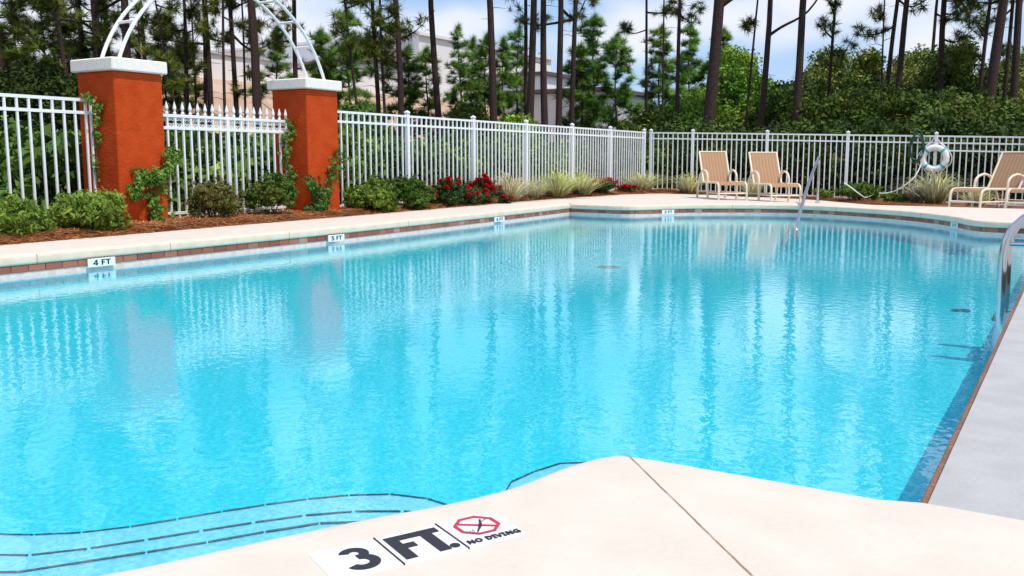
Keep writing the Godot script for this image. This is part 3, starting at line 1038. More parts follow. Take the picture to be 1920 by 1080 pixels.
	# broadleaf trees and big bushes: x, z, height, radius, label
	for r in [
		[-14.8, -45.7, 6.4, 2.4, "bright green bushy tree right of the biggest trunk"],
		[-11.5, -44.5, 4.8, 3.0, "dark bushy tree at the foot of the leaning reddish trunk"],
		[-11.9, -52.7, 7.0, 2.6, "round crowned tree above the open fence bay"],
		[-9.4, -49.1, 6.1, 1.4, "small round topped tree right of the round crowned one"],
		[-13.8, -48.0, 4.9, 2.6, "low dark bushy tree right of the thin leaning pole"],
		[-7.7, -55.5, 7.2, 3.2, "broad pale green crowned tree left of the life ring trunk"],
		[-5.1, -46.7, 6.3, 2.4, "dark ivy covered tree between the life ring and the right lounger"],
		[-7.3, -43.4, 4.3, 2.8, "dark thicket tree behind the hose coil"],
		[-3.5, -49.9, 5.3, 2.8, "pale bushy tree at the right edge behind the thick trunks"],
		[-8.6, -41.1, 3.8, 2.6, "low dark bushy tree behind the open fence bay"],
		[-4.9, -39.7, 3.7, 2.6, "low dark bushy tree behind the life ring"],
		[-3.3, -39.9, 3.4, 2.6, "low dark bushy tree behind the right lounger"],
		[-2.7, -51.9, 6.2, 2.8, "bushy tree cut off by the right edge"],
		[-15.9, -43.2, 4.2, 2.2, "bright green bush left of the biggest trunk"],
		[-17.2, -42.6, 3.6, 2.0, "low green bush right of the fence corner"],
		[-22.1, -25.8, 2.8, 1.6, "dark green bush beside the right end of the right pillar"],
		[-19.3, -32.7, 2.6, 1.3, "bright green bush below the crossing trunks"],
		[-24.5, -36.5, 3.5, 1.4, "small leafy green tree below the row of young pines"],
		[-33.9, -21.2, 4.6, 2.6, "dark evergreen bush behind the left fence"],
		[-29.9, -20.0, 3.7, 2.2, "dark bush beside the left pillar"],
		[-32.8, -19.1, 4.2, 2.6, "dark bush at the far left edge"],
	]:
		broad_tree(r)
	build_undergrowth()


func tall_pine(r: Array) -> void:
	var d: float = r[2]
	var h: float = r[5]
	var cf: float = r[6]
	var den: float = r[7]
	var lean := Vector3(r[3], 0, r[4])
	var o := thing("pine_tree", r[8], "pine tree", Vector3(r[0], 0, r[1]) - lean * 2.4, 0.0, "tall pines beyond the fence")
	var st := begin()
	var pts := trunk(st, Vector3(0, -0.2, 0), Vector3(0, h, 0) + lean * h, d * 0.56, d * 0.16, d * rng.randf_range(0.1, 0.7), 12)
	part(o, "trunk", st.commit(), M.bark)
	var limbs := begin()
	var where := []
	var tints := []
	var n := int(15.0 * den * (h - cf) / 9.0) + 3
	var base := Color(0.075, 0.125, 0.020).lerp(Color(0.16, 0.195, 0.030), rng.randf())
	for k in n:
		var t := cf / h + (1.0 - cf / h) * pow((k + rng.randf() * 0.8) / n, 0.85)
		var from := along(pts, minf(t, 0.99))
		var u := (t - cf / h) / (1.0 - cf / h)
		var reach := lerpf(2.5, 0.7, u) * rng.randf_range(0.55, 1.1) * (0.55 + 0.45 * smoothstep(3.5, 7.0, t * h)) * clampf(d / 0.2, 0.6, 1.15)
		var a := rng.randf() * TAU
		var way := Vector3(cos(a), rng.randf_range(-0.25, 0.5) + u * 0.5, sin(a)).normalized()
		var tip := from + way * reach
		var sag := from.lerp(tip, 0.5) + Vector3(rng.randf_range(-0.15, 0.15), rng.randf_range(-0.28, 0.05), rng.randf_range(-0.15, 0.15)) * reach
		var curve := spline([from, sag, tip + Vector3(0, 0.12 * reach, 0)], 4)
		tube(limbs, curve, 0.02 + 0.018 * reach, 0.008, 5)
		var m := int(5 + reach * 4.2)
		for j in m:
			var p := along(curve, rng.randf_range(0.35, 1.0))
			p += Vector3(rng.randf_range(-1, 1), rng.randf_range(-0.5, 0.8), rng.randf_range(-1, 1)) * 0.34 * (0.5 + reach * 0.3)
			where.append(turned(p, rng.randf_range(0.75, 1.35)))
			tints.append(tint(base, 0.3))
	if r[8].contains("forked") or r[8].begins_with("biggest"):
		var from := along(pts, 6.2 / h)
		tube(limbs, spline([from, from + Vector3(0.5, 0.35, -0.15), from + Vector3(1.5, 0.95, -0.45), from + Vector3(2.3, 2.2, -0.6)], 4), d * 0.26, d * 0.1, 8)
	for k in 4:   # bare stubs under the crown
		var t := rng.randf_range(0.16, cf / h)
		var from := along(pts, t)
		var a := rng.randf() * TAU
		tube(limbs, [from, from + Vector3(cos(a) * 0.3, 0.1, sin(a) * 0.3), from + Vector3(cos(a + 0.4) * 0.7, 0.05, sin(a + 0.4) * 0.7)], 0.018, 0.006, 4)
	part(o, "limbs", limbs.commit(), M.bark).set_meta("kind", "stuff")
	scatter(o, "crown", tuft, M.needle, where, tints)


func young_pine(r: Array) -> void:
	var h: float = r[2]
	var spread: float = r[3] * 0.62
	var habit: int = r[4]
	var y0 := 0.0
	if r[0] < -37.0 and r[1] < -26.0: y0 = smoothstep(-37.0, -46.0, r[0]) * smoothstep(-26.0, -38.0, r[1]) * 6.0
	h -= y0
	var o := thing("young_pine", r[5], "pine tree", Vector3(r[0], y0, r[1]), 0.0, "young pines beyond the fence")
	var st := begin()
	var pts := trunk(st, Vector3(0, -0.2, 0), Vector3(rng.randf_range(-0.2, 0.2), h - 0.2, rng.randf_range(-0.2, 0.2)), 0.05 + h * 0.006, 0.015, 0.12, 7)
	part(o, "trunk", st.commit(), M.bark)
	var limbs := begin()
	var where := []
	var tints := []
	var base: Color = [Color(0.125, 0.25, 0.040), Color(0.125, 0.235, 0.034), Color(0.125, 0.26, 0.040), Color(0.095, 0.15, 0.024)][habit]
	var from_t: float = [0.36, 0.3, 0.22, 0.14][habit]
	var levels := int(h * (1.0 - from_t) / 0.62) + 1
	for l in levels:
		var t := from_t + (1.0 - from_t) * (float(l) + 0.3) / levels
		var at := along(pts, t)
		var u := (t - from_t) / (1.0 - from_t)
		var reach := spread * (pow(1.0 - u, 0.75) + 0.1) * (1.0 if u > 0.12 else 0.7)
		var m := 5 if habit < 2 else 7
		var a0 := rng.randf() * TAU
		for k in m:
			if rng.randf() < 0.26: continue
			var a := a0 + TAU * k / m + rng.randf_range(-0.3, 0.3)
			var rr := reach * rng.randf_range(0.45, 1.3)
			var tip := at + Vector3(cos(a) * rr, rr * rng.randf_range(0.3, 1.0), sin(a) * rr)
			var mid := at.lerp(tip, 0.55) - Vector3(0, 0.08 * rr, 0)
			var curve := spline([at, mid, tip], 3)
			tube(limbs, curve, 0.018, 0.006, 4)
			for j in int(3 + rr * 4.0):
				var p := along(curve, 1.0 - 0.5 * rng.randf() * rng.randf()) + Vector3(rng.randf_range(-1, 1), rng.randf_range(-0.4, 0.8), rng.randf_range(-1, 1)) * 0.24
				var b := Basis.from_euler(Vector3(rng.randf_range(-0.5, 0.5), rng.randf() * TAU, rng.randf_range(-0.5, 0.5)))
				where.append(Transform3D(b.scaled(Vector3.ONE * rng.randf_range(0.7, 1.2)), p))
				tints.append(tint(base, 0.35))
	for k in 3:
		where.append(Transform3D(Basis.IDENTITY.scaled(Vector3(0.9, 1.3, 0.9)), along(pts, 1.0) + Vector3(0, -0.1 + 0.12 * k, 0)))
		tints.append(tint(base, 0.15))
	part(o, "limbs", limbs.commit(), M.bark).set_meta("kind", "stuff")
	scatter(o, "crown", candle, M.needle, where, tints)


func broad_tree(r: Array) -> void:
	var h: float = r[2]
	var rad: float = r[3]
	var label: String = r[4]
	var y0 := 0.0
	if r[0] < -37.0 and r[1] < -26.0: y0 = smoothstep(-37.0, -46.0, r[0]) * smoothstep(-26.0, -38.0, r[1]) * 6.0
	var o := thing("leafy_tree", label, "tree", Vector3(r[0], y0, r[1]), 0.0, "leafy trees and bushes beyond the fence")
	h -= y0
	var st := begin()
	tube(st, [Vector3(0, -0.2, 0), Vector3(0.1, h * 0.3, 0), Vector3(0, h * 0.6, 0.1)], 0.05 + 0.02 * h, 0.04, 8)
	part(o, "trunk", st.commit(), M.bark)
	var base := Color(0.11, 0.165, 0.027)
	if label.begins_with("bright") or label.contains("bright"): base = Color(0.18, 0.33, 0.04)
	elif label.contains("pale") or label.contains("round"): base = Color(0.19, 0.25, 0.055)
	elif label.begins_with("dark") or label.contains(" dark"): base = Color(0.085, 0.14, 0.024)
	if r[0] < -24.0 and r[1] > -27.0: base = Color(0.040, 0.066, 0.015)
	var limbs := begin()
	var where := []
	var tints := []
	var lobes := 9 if h > 4.0 else 6
	for l in lobes:
		var a := l * 2.4 + rng.randf_range(-0.4, 0.4)
		var up := 0.35 + 0.62 * (float(l) + 0.5) / lobes
		var out := rad * 0.62 * sqrt(maxf(0.0, 1.05 - pow((up - 0.45) / 0.62, 2.0)))
		var c := Vector3(cos(a) * out, h * up - rad * 0.22, sin(a) * out)
		if l == lobes - 1: c = Vector3(0, h - rad * 0.42, 0)
		tube(limbs, spline([Vector3(0, h * 0.25, 0), Vector3(c.x * 0.4, c.y * 0.75, c.z * 0.4), c], 3), 0.05, 0.015, 5)
		var lr := rad * rng.randf_range(0.38, 0.52)
		var own := tint(base, 0.22)
		for k in int(50 + 36 * lr):
			var v := Vector3(rng.randf_range(-1, 1), rng.randf_range(-0.8, 1), rng.randf_range(-1, 1)).normalized() * pow(rng.randf(), 0.4)
			where.append(turned(c + v * Vector3(lr, lr * 0.75, lr), rng.randf_range(0.7, 1.5)))
			tints.append(tint(own, 0.3))
	for k in int(26 * rad):   # low skirt
		var a := rng.randf() * TAU
		where.append(turned(Vector3(cos(a) * rad * rng.randf(), rng.randf_range(0.1, 0.4) * h, sin(a) * rad * rng.randf()), rng.randf_range(0.9, 1.6)))
		tints.append(tint(base, 0.35))
	part(o, "limbs", limbs.commit(), M.bark).set_meta("kind", "stuff")
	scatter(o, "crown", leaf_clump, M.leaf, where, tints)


func build_undergrowth() -> void:
	var where := []
	var tints := []
	var n := FastNoiseLite.new()
	n.seed = 9
	n.frequency = 0.35
	for k in 17000:
		var p: Vector3
		var pick := k % 10
		if pick < 4:      # along the left fence
			var z := rng.randf_range(-25.5, -2.0)
			var x := -10.25 - rng.randf() * 3.6
			p = Vector3(x, 0, z)
			p.y = rng.randf() * (0.68 + 0.8 * n.get_noise_2d(x, z) + 0.25 * smoothstep(-10.2, -13.5, x))
		elif pick < 8:    # along the far fence
			var x := rng.randf_range(-12.0, 9.0)
			var z := -23.3 - rng.randf() * 4.5
			p = Vector3(x, 0, z)
			p.y = rng.randf() * (1.15 + 0.7 * n.get_noise_2d(x, z) + 0.14 * (-23.0 - z)) + fall(x, z)
		else:             # thinning out between the trunks
			var x := rng.randf_range(-40.0, 12.0)
			var z := rng.randf_range(-42.0, -6.0)
			if x > -13.0 and z > -27.0: z = -27.0 - rng.randf() * 14.0
			if x > 14.0 + z * 0.2: pass
			p = Vector3(x, 0, z)
			p.y = rng.randf() * (0.9 + 0.8 * n.get_noise_2d(x * 0.7, z * 0.7))
		if p.y < -0.2: p.y = 0.05
		var g := n.get_noise_2d(p.x * 2.1 + 50.0, p.z * 2.1)
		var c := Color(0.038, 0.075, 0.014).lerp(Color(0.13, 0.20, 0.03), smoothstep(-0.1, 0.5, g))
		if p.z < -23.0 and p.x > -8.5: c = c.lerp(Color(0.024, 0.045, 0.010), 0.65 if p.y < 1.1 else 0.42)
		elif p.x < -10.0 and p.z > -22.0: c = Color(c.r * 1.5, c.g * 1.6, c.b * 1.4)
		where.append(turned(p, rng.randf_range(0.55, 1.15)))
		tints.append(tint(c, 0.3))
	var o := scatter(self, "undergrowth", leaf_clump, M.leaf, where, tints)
	tag(o, "tangled dark green undergrowth filling the woods behind the white fence", "undergrowth")


# ---------------------------------------------------------------- pillars and arch
func build_pillars() -> void:
	var z1 := -7.03
	var z2 := -10.05
	var pill := begin()
	soft_box(pill, Vector3(0, 0.83, 0), Vector3(0.66, 1.86, 0.64), 0.012)
	var capm := begin()
	soft_box(capm, Vector3(0, 1.832, 0), Vector3(0.76, 0.142, 0.74), 0.014)
	var a := thing("gate_pillar", "orange stucco pillar with white cap nearest the left edge", "pillar", Vector3(-9.57, 0, z1), 0.0, "orange pillars carrying the arch")
	part(a, "shaft", pill.commit(), M.orange)
	part(a, "cap", capm.commit(), M.cap)
	copy(a, Vector3(-9.57, 0, z2), 0.0, "orange stucco pillar with white cap right of the spear topped panel")
	var o := thing("arch", "white tubular arch with rungs springing between the two orange pillars", "arch", Vector3(-9.57, 0, -8.6))
	var R := 1.8
	var yc := 1.28
	var a0 := asin((1.895 - yc) / R)
	for s in [-1.0, 1.0]:
		var pts := []
		for k in 41:
			var t := lerpf(a0, PI - a0, k / 40.0)
			pts.append(Vector3(s * 0.16, yc + sin(t) * R, -cos(t) * R))
		part(o, "tube", tube_mesh(pts, 0.022, -1.0, 10), M.white)
		for e in [pts[0], pts[-1]]:
			var fl := CylinderMesh.new()
			fl.top_radius = 0.05; fl.bottom_radius = 0.05; fl.height = 0.012
			part(o, "foot_plate", fl, M.white, Vector3(e.x, 1.909, e.z))
	for deg in [37.0, 50.5, 64.0, 77.0, 90.0, 103.0, 116.0, 129.5, 143.0]:
		var t := deg_to_rad(deg)
		var y := yc + sin(t) * R
		part(o, "rung", tube_mesh([Vector3(-0.16, y, -cos(t) * R), Vector3(0.16, y, -cos(t) * R)], 0.017, -1.0, 8), M.white)


# ---------------------------------------------------------------- fences
func fence_bay(o: Node3D, a: Vector3, b: Vector3, n: int, rails: Array, top: float, bottom: float, rail: Array, picket: Array) -> void:
	var way := b - a
	var flat := Vector3(way.x, 0, way.z)
	var turn := atan2(-flat.z, flat.x)
	for y in rails:
		var m: Mesh = rail[0]
		var r := part(o, "rail", m, M.white)
		r.position = (a + b) * 0.5 + Vector3(0, y, 0)
		r.basis = Basis.from_euler(Vector3(0, turn, atan2(way.y, flat.length()))) * Basis.from_scale(Vector3(way.length(), 1, 1))
	for i in n:
		var t := (i + 1.0) / (n + 1.0)
		var p := part(o, "picket", picket[0], M.white)
		p.position = a.lerp(b, t) + Vector3(0, (top + bottom) * 0.5, 0)
		p.rotation.y = turn


func build_fences() -> void:
	var rail := box_mesh(Vector3(1, 0.034, 0.03), 0.0)
	var picket := box_mesh(Vector3(0.024, 1.44, 0.024), 0.002)
	var post := begin()
	soft_box(post, Vector3(0, 0.77, 0), Vector3(0.066, 1.6, 0.066), 0.004)
	var post_m := post.commit()
	var st := begin()
	soft_box(st, Vector3(0, 1.592, 0), Vector3(0.078, 0.03, 0.078), 0.006)
	for s in [[0, 1], [1, 0], [0, -1], [-1, 0]]:
		var n := Vector3(s[0], 1.4, s[1]).normalized()
		var x := Vector3(s[1], 0, s[0]) * 0.036
		var y := Vector3(s[0], 0, s[1]) * 0.036
		tri(st, Vector3(0, 1.63, 0), Vector3(0, 1.606, 0) + x + y, Vector3(0, 1.606, 0) - x + y, n, n, n)
	var cap_m := st.commit()
	# left of the pillars
	var o := thing("picket_fence", "white metal picket fence left of the left orange pillar", "fence", Vector3(FENCE_X, 0, -6.7))
	var zs := [-6.72, -4.86, -3.0, -1.1]
	for i in 3:
		var a := Vector3(0, 0, zs[i] + 6.7)
		var b := Vector3(0, 0, zs[i + 1] + 6.7)
		fence_bay(o, a, b, 13, [1.44, 1.30, 0.12], 1.44, 0.0, [rail], [picket])
		if i > 0:
			var p := part(o, "post", post_m, M.white, Vector3(0, -0.08, a.z))
			part(p, "post_cap", cap_m, M.white)
	var ep := part(o, "picket", picket, M.white, Vector3(0, 0.72, -0.0 + 0.05))
	ep.rotation.y = PI / 2
	# spear topped panel between the pillars
	o = thing("spear_fence_panel", "white spear topped fence panel with scrollwork between the two orange pillars", "fence", Vector3(FENCE_X, 0, -8.7))
	var long_rail := box_mesh(Vector3(0.034, 0.036, 2.34), 0.003)
	for y in [1.315, 1.165, 0.12]:
		part(o, "rail", long_rail, M.white, Vector3(0, y, 0))
	var spear := begin()
	box(spear, Vector3(0, 0.67, 0), Vector3(0.024, 1.32, 0.024))
	var spear_m := spear.commit()
	var fin := begin()
	var prof := [Vector2(0.012, 1.325), Vector2(0.021, 1.34), Vector2(0.021, 1.352), Vector2(0.012, 1.365), Vector2(0.013, 1.375), Vector2(0.023, 1.40), Vector2(0.021, 1.42), Vector2(0.012, 1.455), Vector2(0.001, 1.492)]
	lathe(fin, prof, 8)
	var fin_m := fin.commit()
	var ring_m := TorusMesh.new()
	ring_m.inner_radius = 0.014; ring_m.outer_radius = 0.021; ring_m.rings = 12; ring_m.ring_segments = 5
	var count := 19
	for i in count:
		var z := lerpf(1.02, -1.10, i / float(count - 1))
		if i == 8:
			var sp := part(o, "centre_stile", box_mesh(Vector3(0.045, 1.32, 0.05), 0.004), M.white, Vector3(0, 0.66, z))
			part(sp, "finial", fin_m, M.white, Vector3(0, -0.66, 0))
		else:
			var p := part(o, "picket", spear_m, M.white, Vector3(0, 0, z))
			part(p, "finial", fin_m, M.white)
		if i < count - 1:
			var zm := lerpf(1.02, -1.10, (i + 0.5) / float(count - 1))
			var sc := begin()
			for q in [[-0.023, 0.034], [0.023, 0.034], [-0.023, -0.034], [0.023, -0.034]]:
				var c := []
				for k in 11:
					var t := k / 10.0
					var ang := t * TAU * 1.15
					var rr := 0.022 - 0.010 * t
					c.append(Vector3(0, 1.24 + q[1] + sin(ang) * rr * signf(q[1]), q[0] + cos(ang) * rr * signf(q[0])))
				tube(sc, c, 0.0045, 0.0045, 5)
			part(o, "scrollwork", sc.commit(), M.white, Vector3(0, 0, zm)).set_meta("kind", "stuff")
	# from the right pillar to the corner
	o = thing("picket_fence", "white metal picket fence running from the right pillar to the far corner", "fence", Vector3(FENCE_X, 0, -10.4))
	zs = [-10.42, -12.46, -14.43, -16.35, -18.34, -20.28, -22.3]
	for i in 6:
		var a := Vector3(0, 0, zs[i] + 10.4)
		var b := Vector3(0, 0, zs[i + 1] + 10.4)
		fence_bay(o, a, b, 14, [1.50, 1.355, 0.09], 1.5, 0.06, [rail], [picket])
		var p := part(o, "post", post_m, M.white, Vector3(0, -0.03, b.z))
		part(p, "post_cap", cap_m, M.white)
	# along the far side
	o = thing("picket_fence", "white metal picket fence along the far deck behind the loungers", "fence", Vector3(-9.6, 0, FENCE_Z))
	var xs := [-9.6, -8.41, -6.53, -4.66, -2.79, -0.92, 0.95, 2.82]
	for i in 7:
		var a := Vector3(xs[i] + 9.6, fall(xs[i], -22.6), 0)
		var b := Vector3(xs[i + 1] + 9.6, fall(xs[i + 1], -22.6), 0)
		fence_bay(o, a, b, 8 if i == 0 else 14, [1.50, 1.355, 0.07] if i < 4 else [1.50, 1.355, 1.19, 0.07], 1.5, 0.06, [rail], [picket])
		if i == 0:
			var p0 := part(o, "post", post_m, M.white, a + Vector3(0.06, -0.03, 0))
			part(p0, "post_cap", cap_m, M.white)
		var p := part(o, "post", post_m, M.white, b + Vector3(0, -0.03, 0))
		part(p, "post_cap", cap_m, M.white)


func lathe(st: SurfaceTool, prof: Array, sides: int) -> void:
	for i in prof.size() - 1:
		var d: Vector2 = (prof[i + 1] - prof[i]).normalized()
		for k in sides:
			var a := TAU * k / sides
			var b := TAU * (k + 1) / sides
			var p := []
			var nn := []
			for q in [[i, a], [i, b], [i + 1, b], [i + 1, a]]:
				p.append(Vector3(cos(q[1]) * prof[q[0]].x, prof[q[0]].y, sin(q[1]) * prof[q[0]].x))
				nn.append(Vector3(cos(q[1]) * d.y, -d.x, sin(q[1]) * d.y).normalized())
			tri(st, p[0], p[1], p[2], nn[0], nn[1], nn[2])
			tri(st, p[0], p[2], p[3], nn[0], nn[2], nn[3])


# ---------------------------------------------------------------- planting
var small_leaf: Mesh
var fine_leaf: Mesh


func shrub(called: String, label: String, at: Vector3, r: Vector3, n: int, leaf: Mesh, c: Color, c2: Color, size: float, blooms := 0, group := "") -> Node3D:
	var o := thing(called, label, "shrub", at, 0.0, group)
	var stems := begin()
	for k in 9:
		var a := rng.randf() * TAU
		var tip := Vector3(cos(a) * r.x * 0.7, r.y * rng.randf_range(0.9, 1.6), sin(a) * r.z * 0.7)
		tube(stems, [Vector3(cos(a) * 0.03, -0.05, sin(a) * 0.03), tip * 0.5 + Vector3(0, 0.04, 0), tip], 0.008, 0.003, 4)
	part(o, "stems", stems.commit(), M.twig)
	var where := []
	var tints := []
	var lobes := []
	for k in 9:
		var a := k * 2.4
		var f := sqrt((k + 0.5) / 9.0)
		lobes.append([Vector3(cos(a) * r.x * f * 0.68, r.y * (0.95 + rng.randf_range(-0.35, 0.45) * (1.0 - f * 0.4) - 0.35 * f * f), sin(a) * r.z * f * 0.68), rng.randf_range(0.34, 0.52), rng.randf()])
	for k in n:
		var l: Array = lobes[k % 9]
		var v := Vector3(rng.randf_range(-1, 1), rng.randf_range(-1, 1), rng.randf_range(-1, 1)).normalized() * pow(rng.randf(), 0.45)
		var p: Vector3 = l[0] + v * r * l[1]
		if p.y < 0.02: p.y = 0.02 + rng.randf() * 0.08
		if rng.randf() < 0.14: p += v * rng.randf_range(0.02, 0.1)
		where.append(turned(p, size * rng.randf_range(0.7, 1.3)))
		tints.append(tint(c.lerp(c2, clampf(l[2] * 0.5 + rng.randf() * 0.5, 0, 1)), 0.25))
	scatter(o, "foliage", leaf, M.leaf, where, tints)
	for k in blooms:
		var l: Array = lobes[rng.randi() % 9]
		var v := Vector3(rng.randf_range(-0.3, 1), rng.randf_range(-0.2, 1), rng.randf_range(-0.3, 1)).normalized()
		flower(o, l[0] + v * r * (l[1] * 1.1 + 0.05), rng.randf_range(0.045, 0.085), M.petal)
	return o


func flower(o: Node3D, at: Vector3, size: float, m: Material) -> void:
	var st := begin()
	for k in 9:
		var a := k * 2.4
		var e := 0.2 + 0.12 * k
		var d := Vector3(cos(a) * cos(e), sin(e), sin(a) * cos(e))
		var s := d.cross(Vector3.UP).normalized()
		var p := d * size
		tri(st, Vector3.ZERO, p * 0.75 + s * size * 0.55, p * 1.15, (d + Vector3.UP).normalized(), d, d)
		tri(st, Vector3.ZERO, p * 0.75 - s * size * 0.55, p * 1.15, (d + Vector3.UP).normalized(), d, d)
	part(o, "flower", st.commit(), m, at)


func grass(label: String, at: Vector3, reach: float, height: float, n: int, c: Color) -> void:
	var o := thing("grass_tuft", label, "ornamental grass", at, 0.0, "striped grass tufts in the beds")
	for shade in 2:
		var st := begin()
		for k in int(n * 0.3):
			var a := rng.randf() * TAU
			var out := reach * sqrt(rng.randf()) * 1.05
			var h := height * rng.randf_range(0.65, 1.1) * (1.0 - 0.35 * out / reach)
			var root := Vector3(cos(a), 0, sin(a)) * out * 0.22
			var d := Vector3(cos(a), 0, sin(a))
			var s := Vector3(-d.z, 0, d.x) * rng.randf_range(0.010, 0.018)
			var droop := rng.randf_range(0.0, 0.35)
			var prev := root
			var pts := []
			for q in 6:
				var t := q / 5.0
				pts.append(root + d * out * pow(t, 1.4) + Vector3(0, h * (sin(minf(t * (1.57 + droop * 1.6), 2.6))), 0))
			for q in 5:
				var w0 := s * (1.0 - q / 5.0 * 0.9)
				var w1 := s * (1.0 - (q + 1) / 5.0 * 0.9)
				var nn := (Vector3.UP + d * 0.3).normalized()
				quad(st, pts[q] - w0, pts[q] + w0, pts[q + 1] + w1, pts[q + 1] - w1, nn)
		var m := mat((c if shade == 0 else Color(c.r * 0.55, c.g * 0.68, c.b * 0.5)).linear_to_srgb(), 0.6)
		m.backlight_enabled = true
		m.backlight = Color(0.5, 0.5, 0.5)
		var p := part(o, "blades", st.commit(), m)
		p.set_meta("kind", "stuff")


func vine(label: String, paths: Array, n: int, spread: float, out: Vector3, blooms: int, c: Color) -> void:
	var o := thing("climbing_vine", label, "vine", paths[0][0])
	var z0: Vector3 = paths[0][0]
	var st := begin()
	var where := []
	var tints := []
	for p in paths:
		var q := spline(p, 6)
		for i in q.size(): q[i] = q[i] - z0 + Vector3(sin(i * 1.3), cos(i * 2.1), sin(i * 0.7)) * 0.006
		tube(st, q, 0.006, 0.003, 5)
		for k in n / paths.size():
			var s := rng.randf()
			var at := along(q, s) + Vector3(rng.randf_range(-1, 1), rng.randf_range(-1, 1), rng.randf_range(-1, 1)) * spread * (0.5 + 0.7 * sin(s * 9.0) * sin(s * 9.0))
			at += out * rng.randf_range(0.0, 0.05)
			where.append(turned(at, rng.randf_range(0.55, 1.0)))
			tints.append(tint(c, 0.35))
		for k in blooms:
			var at := along(q, rng.randf()) + out * rng.randf_range(0.03, 0.08) + Vector3(0, rng.randf_range(-1, 1), rng.randf_range(-1, 1)) * spread
			flower(o, at, 0.017, M.petal_white)
	part(o, "stem", st.commit(), M.twig)
	scatter(o, "foliage", small_leaf, M.leaf, where, tints)


func build_planting() -> void:
	small_leaf = clump(12, 0.055, 0.032, 1.5)
	fine_leaf = clump(22, 0.075, 0.022, 2.6)
	var green := Color(0.065, 0.14, 0.022)
	var lime := Color(0.22, 0.32, 0.045)
	var olive := Color(0.10, 0.13, 0.026)
	var brown := Color(0.17, 0.15, 0.05)
	var dark := Color(0.03, 0.085, 0.014)
	shrub("shrub", "feathery green shrub at the left edge before the fence", Vector3(-9.05, 0, -5.28), Vector3(0.42, 0.27, 0.46), 900, fine_leaf, green, lime, 1.0)
	shrub("shrub", "low green shrub cut off by the left edge of the view", Vector3(-9.0, 0, -4.55), Vector3(0.4, 0.24, 0.4), 500, fine_leaf, green, lime, 1.0)
	shrub("shrub", "feathery green shrub spreading before the left orange pillar", Vector3(-9.0, 0, -6.12), Vector3(0.40, 0.27, 0.42), 900, fine_leaf, green, lime, 1.0)
	shrub("shrub", "thin brownish green shrub at the left half of the spear topped panel", Vector3(-9.2, 0.02, -8.02), Vector3(0.30, 0.33, 0.40), 760, small_leaf, olive, brown, 0.8)
	shrub("shrub", "olive green shrub at the right end of the spear topped panel", Vector3(-9.2, 0.02, -8.95), Vector3(0.34, 0.37, 0.44), 880, small_leaf, green, olive, 0.85)
	shrub("shrub", "dense dark green shrub right beside the right orange pillar", Vector3(-9.15, 0.02, -10.95), Vector3(0.40, 0.33, 0.46), 1100, small_leaf, dark, lime, 1.0)
	shrub("shrub", "dense dark green shrub next to the red flowered bush", Vector3(-9.2, 0.02, -11.95), Vector3(0.40, 0.32, 0.52), 1000, small_leaf, dark, Color(0.10, 0.17, 0.025), 1.0)
	var rose := Color(0.05, 0.085, 0.035)
	shrub("rose_bush", "red flowered bush right of the dark green shrubs", Vector3(-9.25, 0.02, -13.05), Vector3(0.34, 0.27, 0.46), 620, small_leaf, dark, rose, 0.9, 34, "red flowered bushes in the left bed")
	shrub("rose_bush", "red flowered bush left of the first grass tuft", Vector3(-9.35, 0.02, -14.25), Vector3(0.34, 0.25, 0.55), 620, small_leaf, rose, Color(0.09, 0.13, 0.04), 0.9, 32, "red flowered bushes in the left bed")
	shrub("rose_bush", "low red flower clump at the very front of the bed edge", Vector3(-9.02, 0.0, -14.6), Vector3(0.12, 0.07, 0.2), 60, small_leaf, rose, dark, 0.8, 6, "red flowered bushes in the left bed")
	shrub("rose_bush", "red flowered bush between the two brightest grass tufts and the corner", Vector3(-9.42, 0.02, -19.5), Vector3(0.26, 0.24, 0.5), 420, small_leaf, dark, rose, 1.0, 30, "red flowered bushes in the left bed")
	shrub("rose_bush", "small red flowered plant just left of the corner grass tuft", Vector3(-9.35, 0.0, -20.7), Vector3(0.2, 0.12, 0.3), 200, small_leaf, rose, Color(0.09, 0.13, 0.04), 1.0, 10, "red flowered bushes in the left bed")
	var straw := Color(0.74, 0.68, 0.24)
	var pale := Color(0.78, 0.66, 0.38)
	grass("dry looking grass tuft right of the red flowered bushes", Vector3(-9.4, 0.02, -15.4), 0.80, 0.57, 429, pale)
	grass("bright yellow green grass tuft in the middle of the left bed", Vector3(-9.4, 0.02, -17.3), 0.77, 0.63, 495, Color(0.76, 0.74, 0.17))
	grass("yellow green grass tuft right behind the brightest one", Vector3(-9.45, 0.02, -18.5), 0.77, 0.57, 429, straw)
	grass("dull green grass tuft between the dry tuft and the brightest one", Vector3(-9.45, 0.02, -16.35), 0.6, 0.42, 220, Color(0.55, 0.55, 0.2))
	shrub("rose_bush", "sparse red flowered plant between the two larger red flowered bushes", Vector3(-9.2, 0.02, -13.65), Vector3(0.3, 0.16, 0.36), 260, small_leaf, rose, Color(0.09, 0.13, 0.04), 0.9, 12, "red flowered bushes in the left bed")
	grass("pale grass tuft in the fence corner", Vector3(-9.35, 0.02, -21.6), 0.90, 0.54, 462, straw)
	grass("pale grass tuft behind the left lounger", Vector3(-8.35, -0.02, -22.15), 0.64, 0.54, 330, straw)
	grass("pale grass tuft between the two left loungers", Vector3(-6.75, -0.06, -22.2), 0.54, 0.49, 264, straw)
	grass("pale green grass tuft beneath the life ring", Vector3(-2.62, -0.12, -21.6), 0.80, 0.75, 495, Color(0.66, 0.62, 0.24))
	grass("low pale grass tuft left of the life ring post", Vector3(-3.02, -0.12, -21.9), 0.54, 0.49, 264, pale)
	grass("pale grass tuft behind the right lounger", Vector3(-1.75, -0.16, -20.6), 0.54, 0.46, 280, straw)
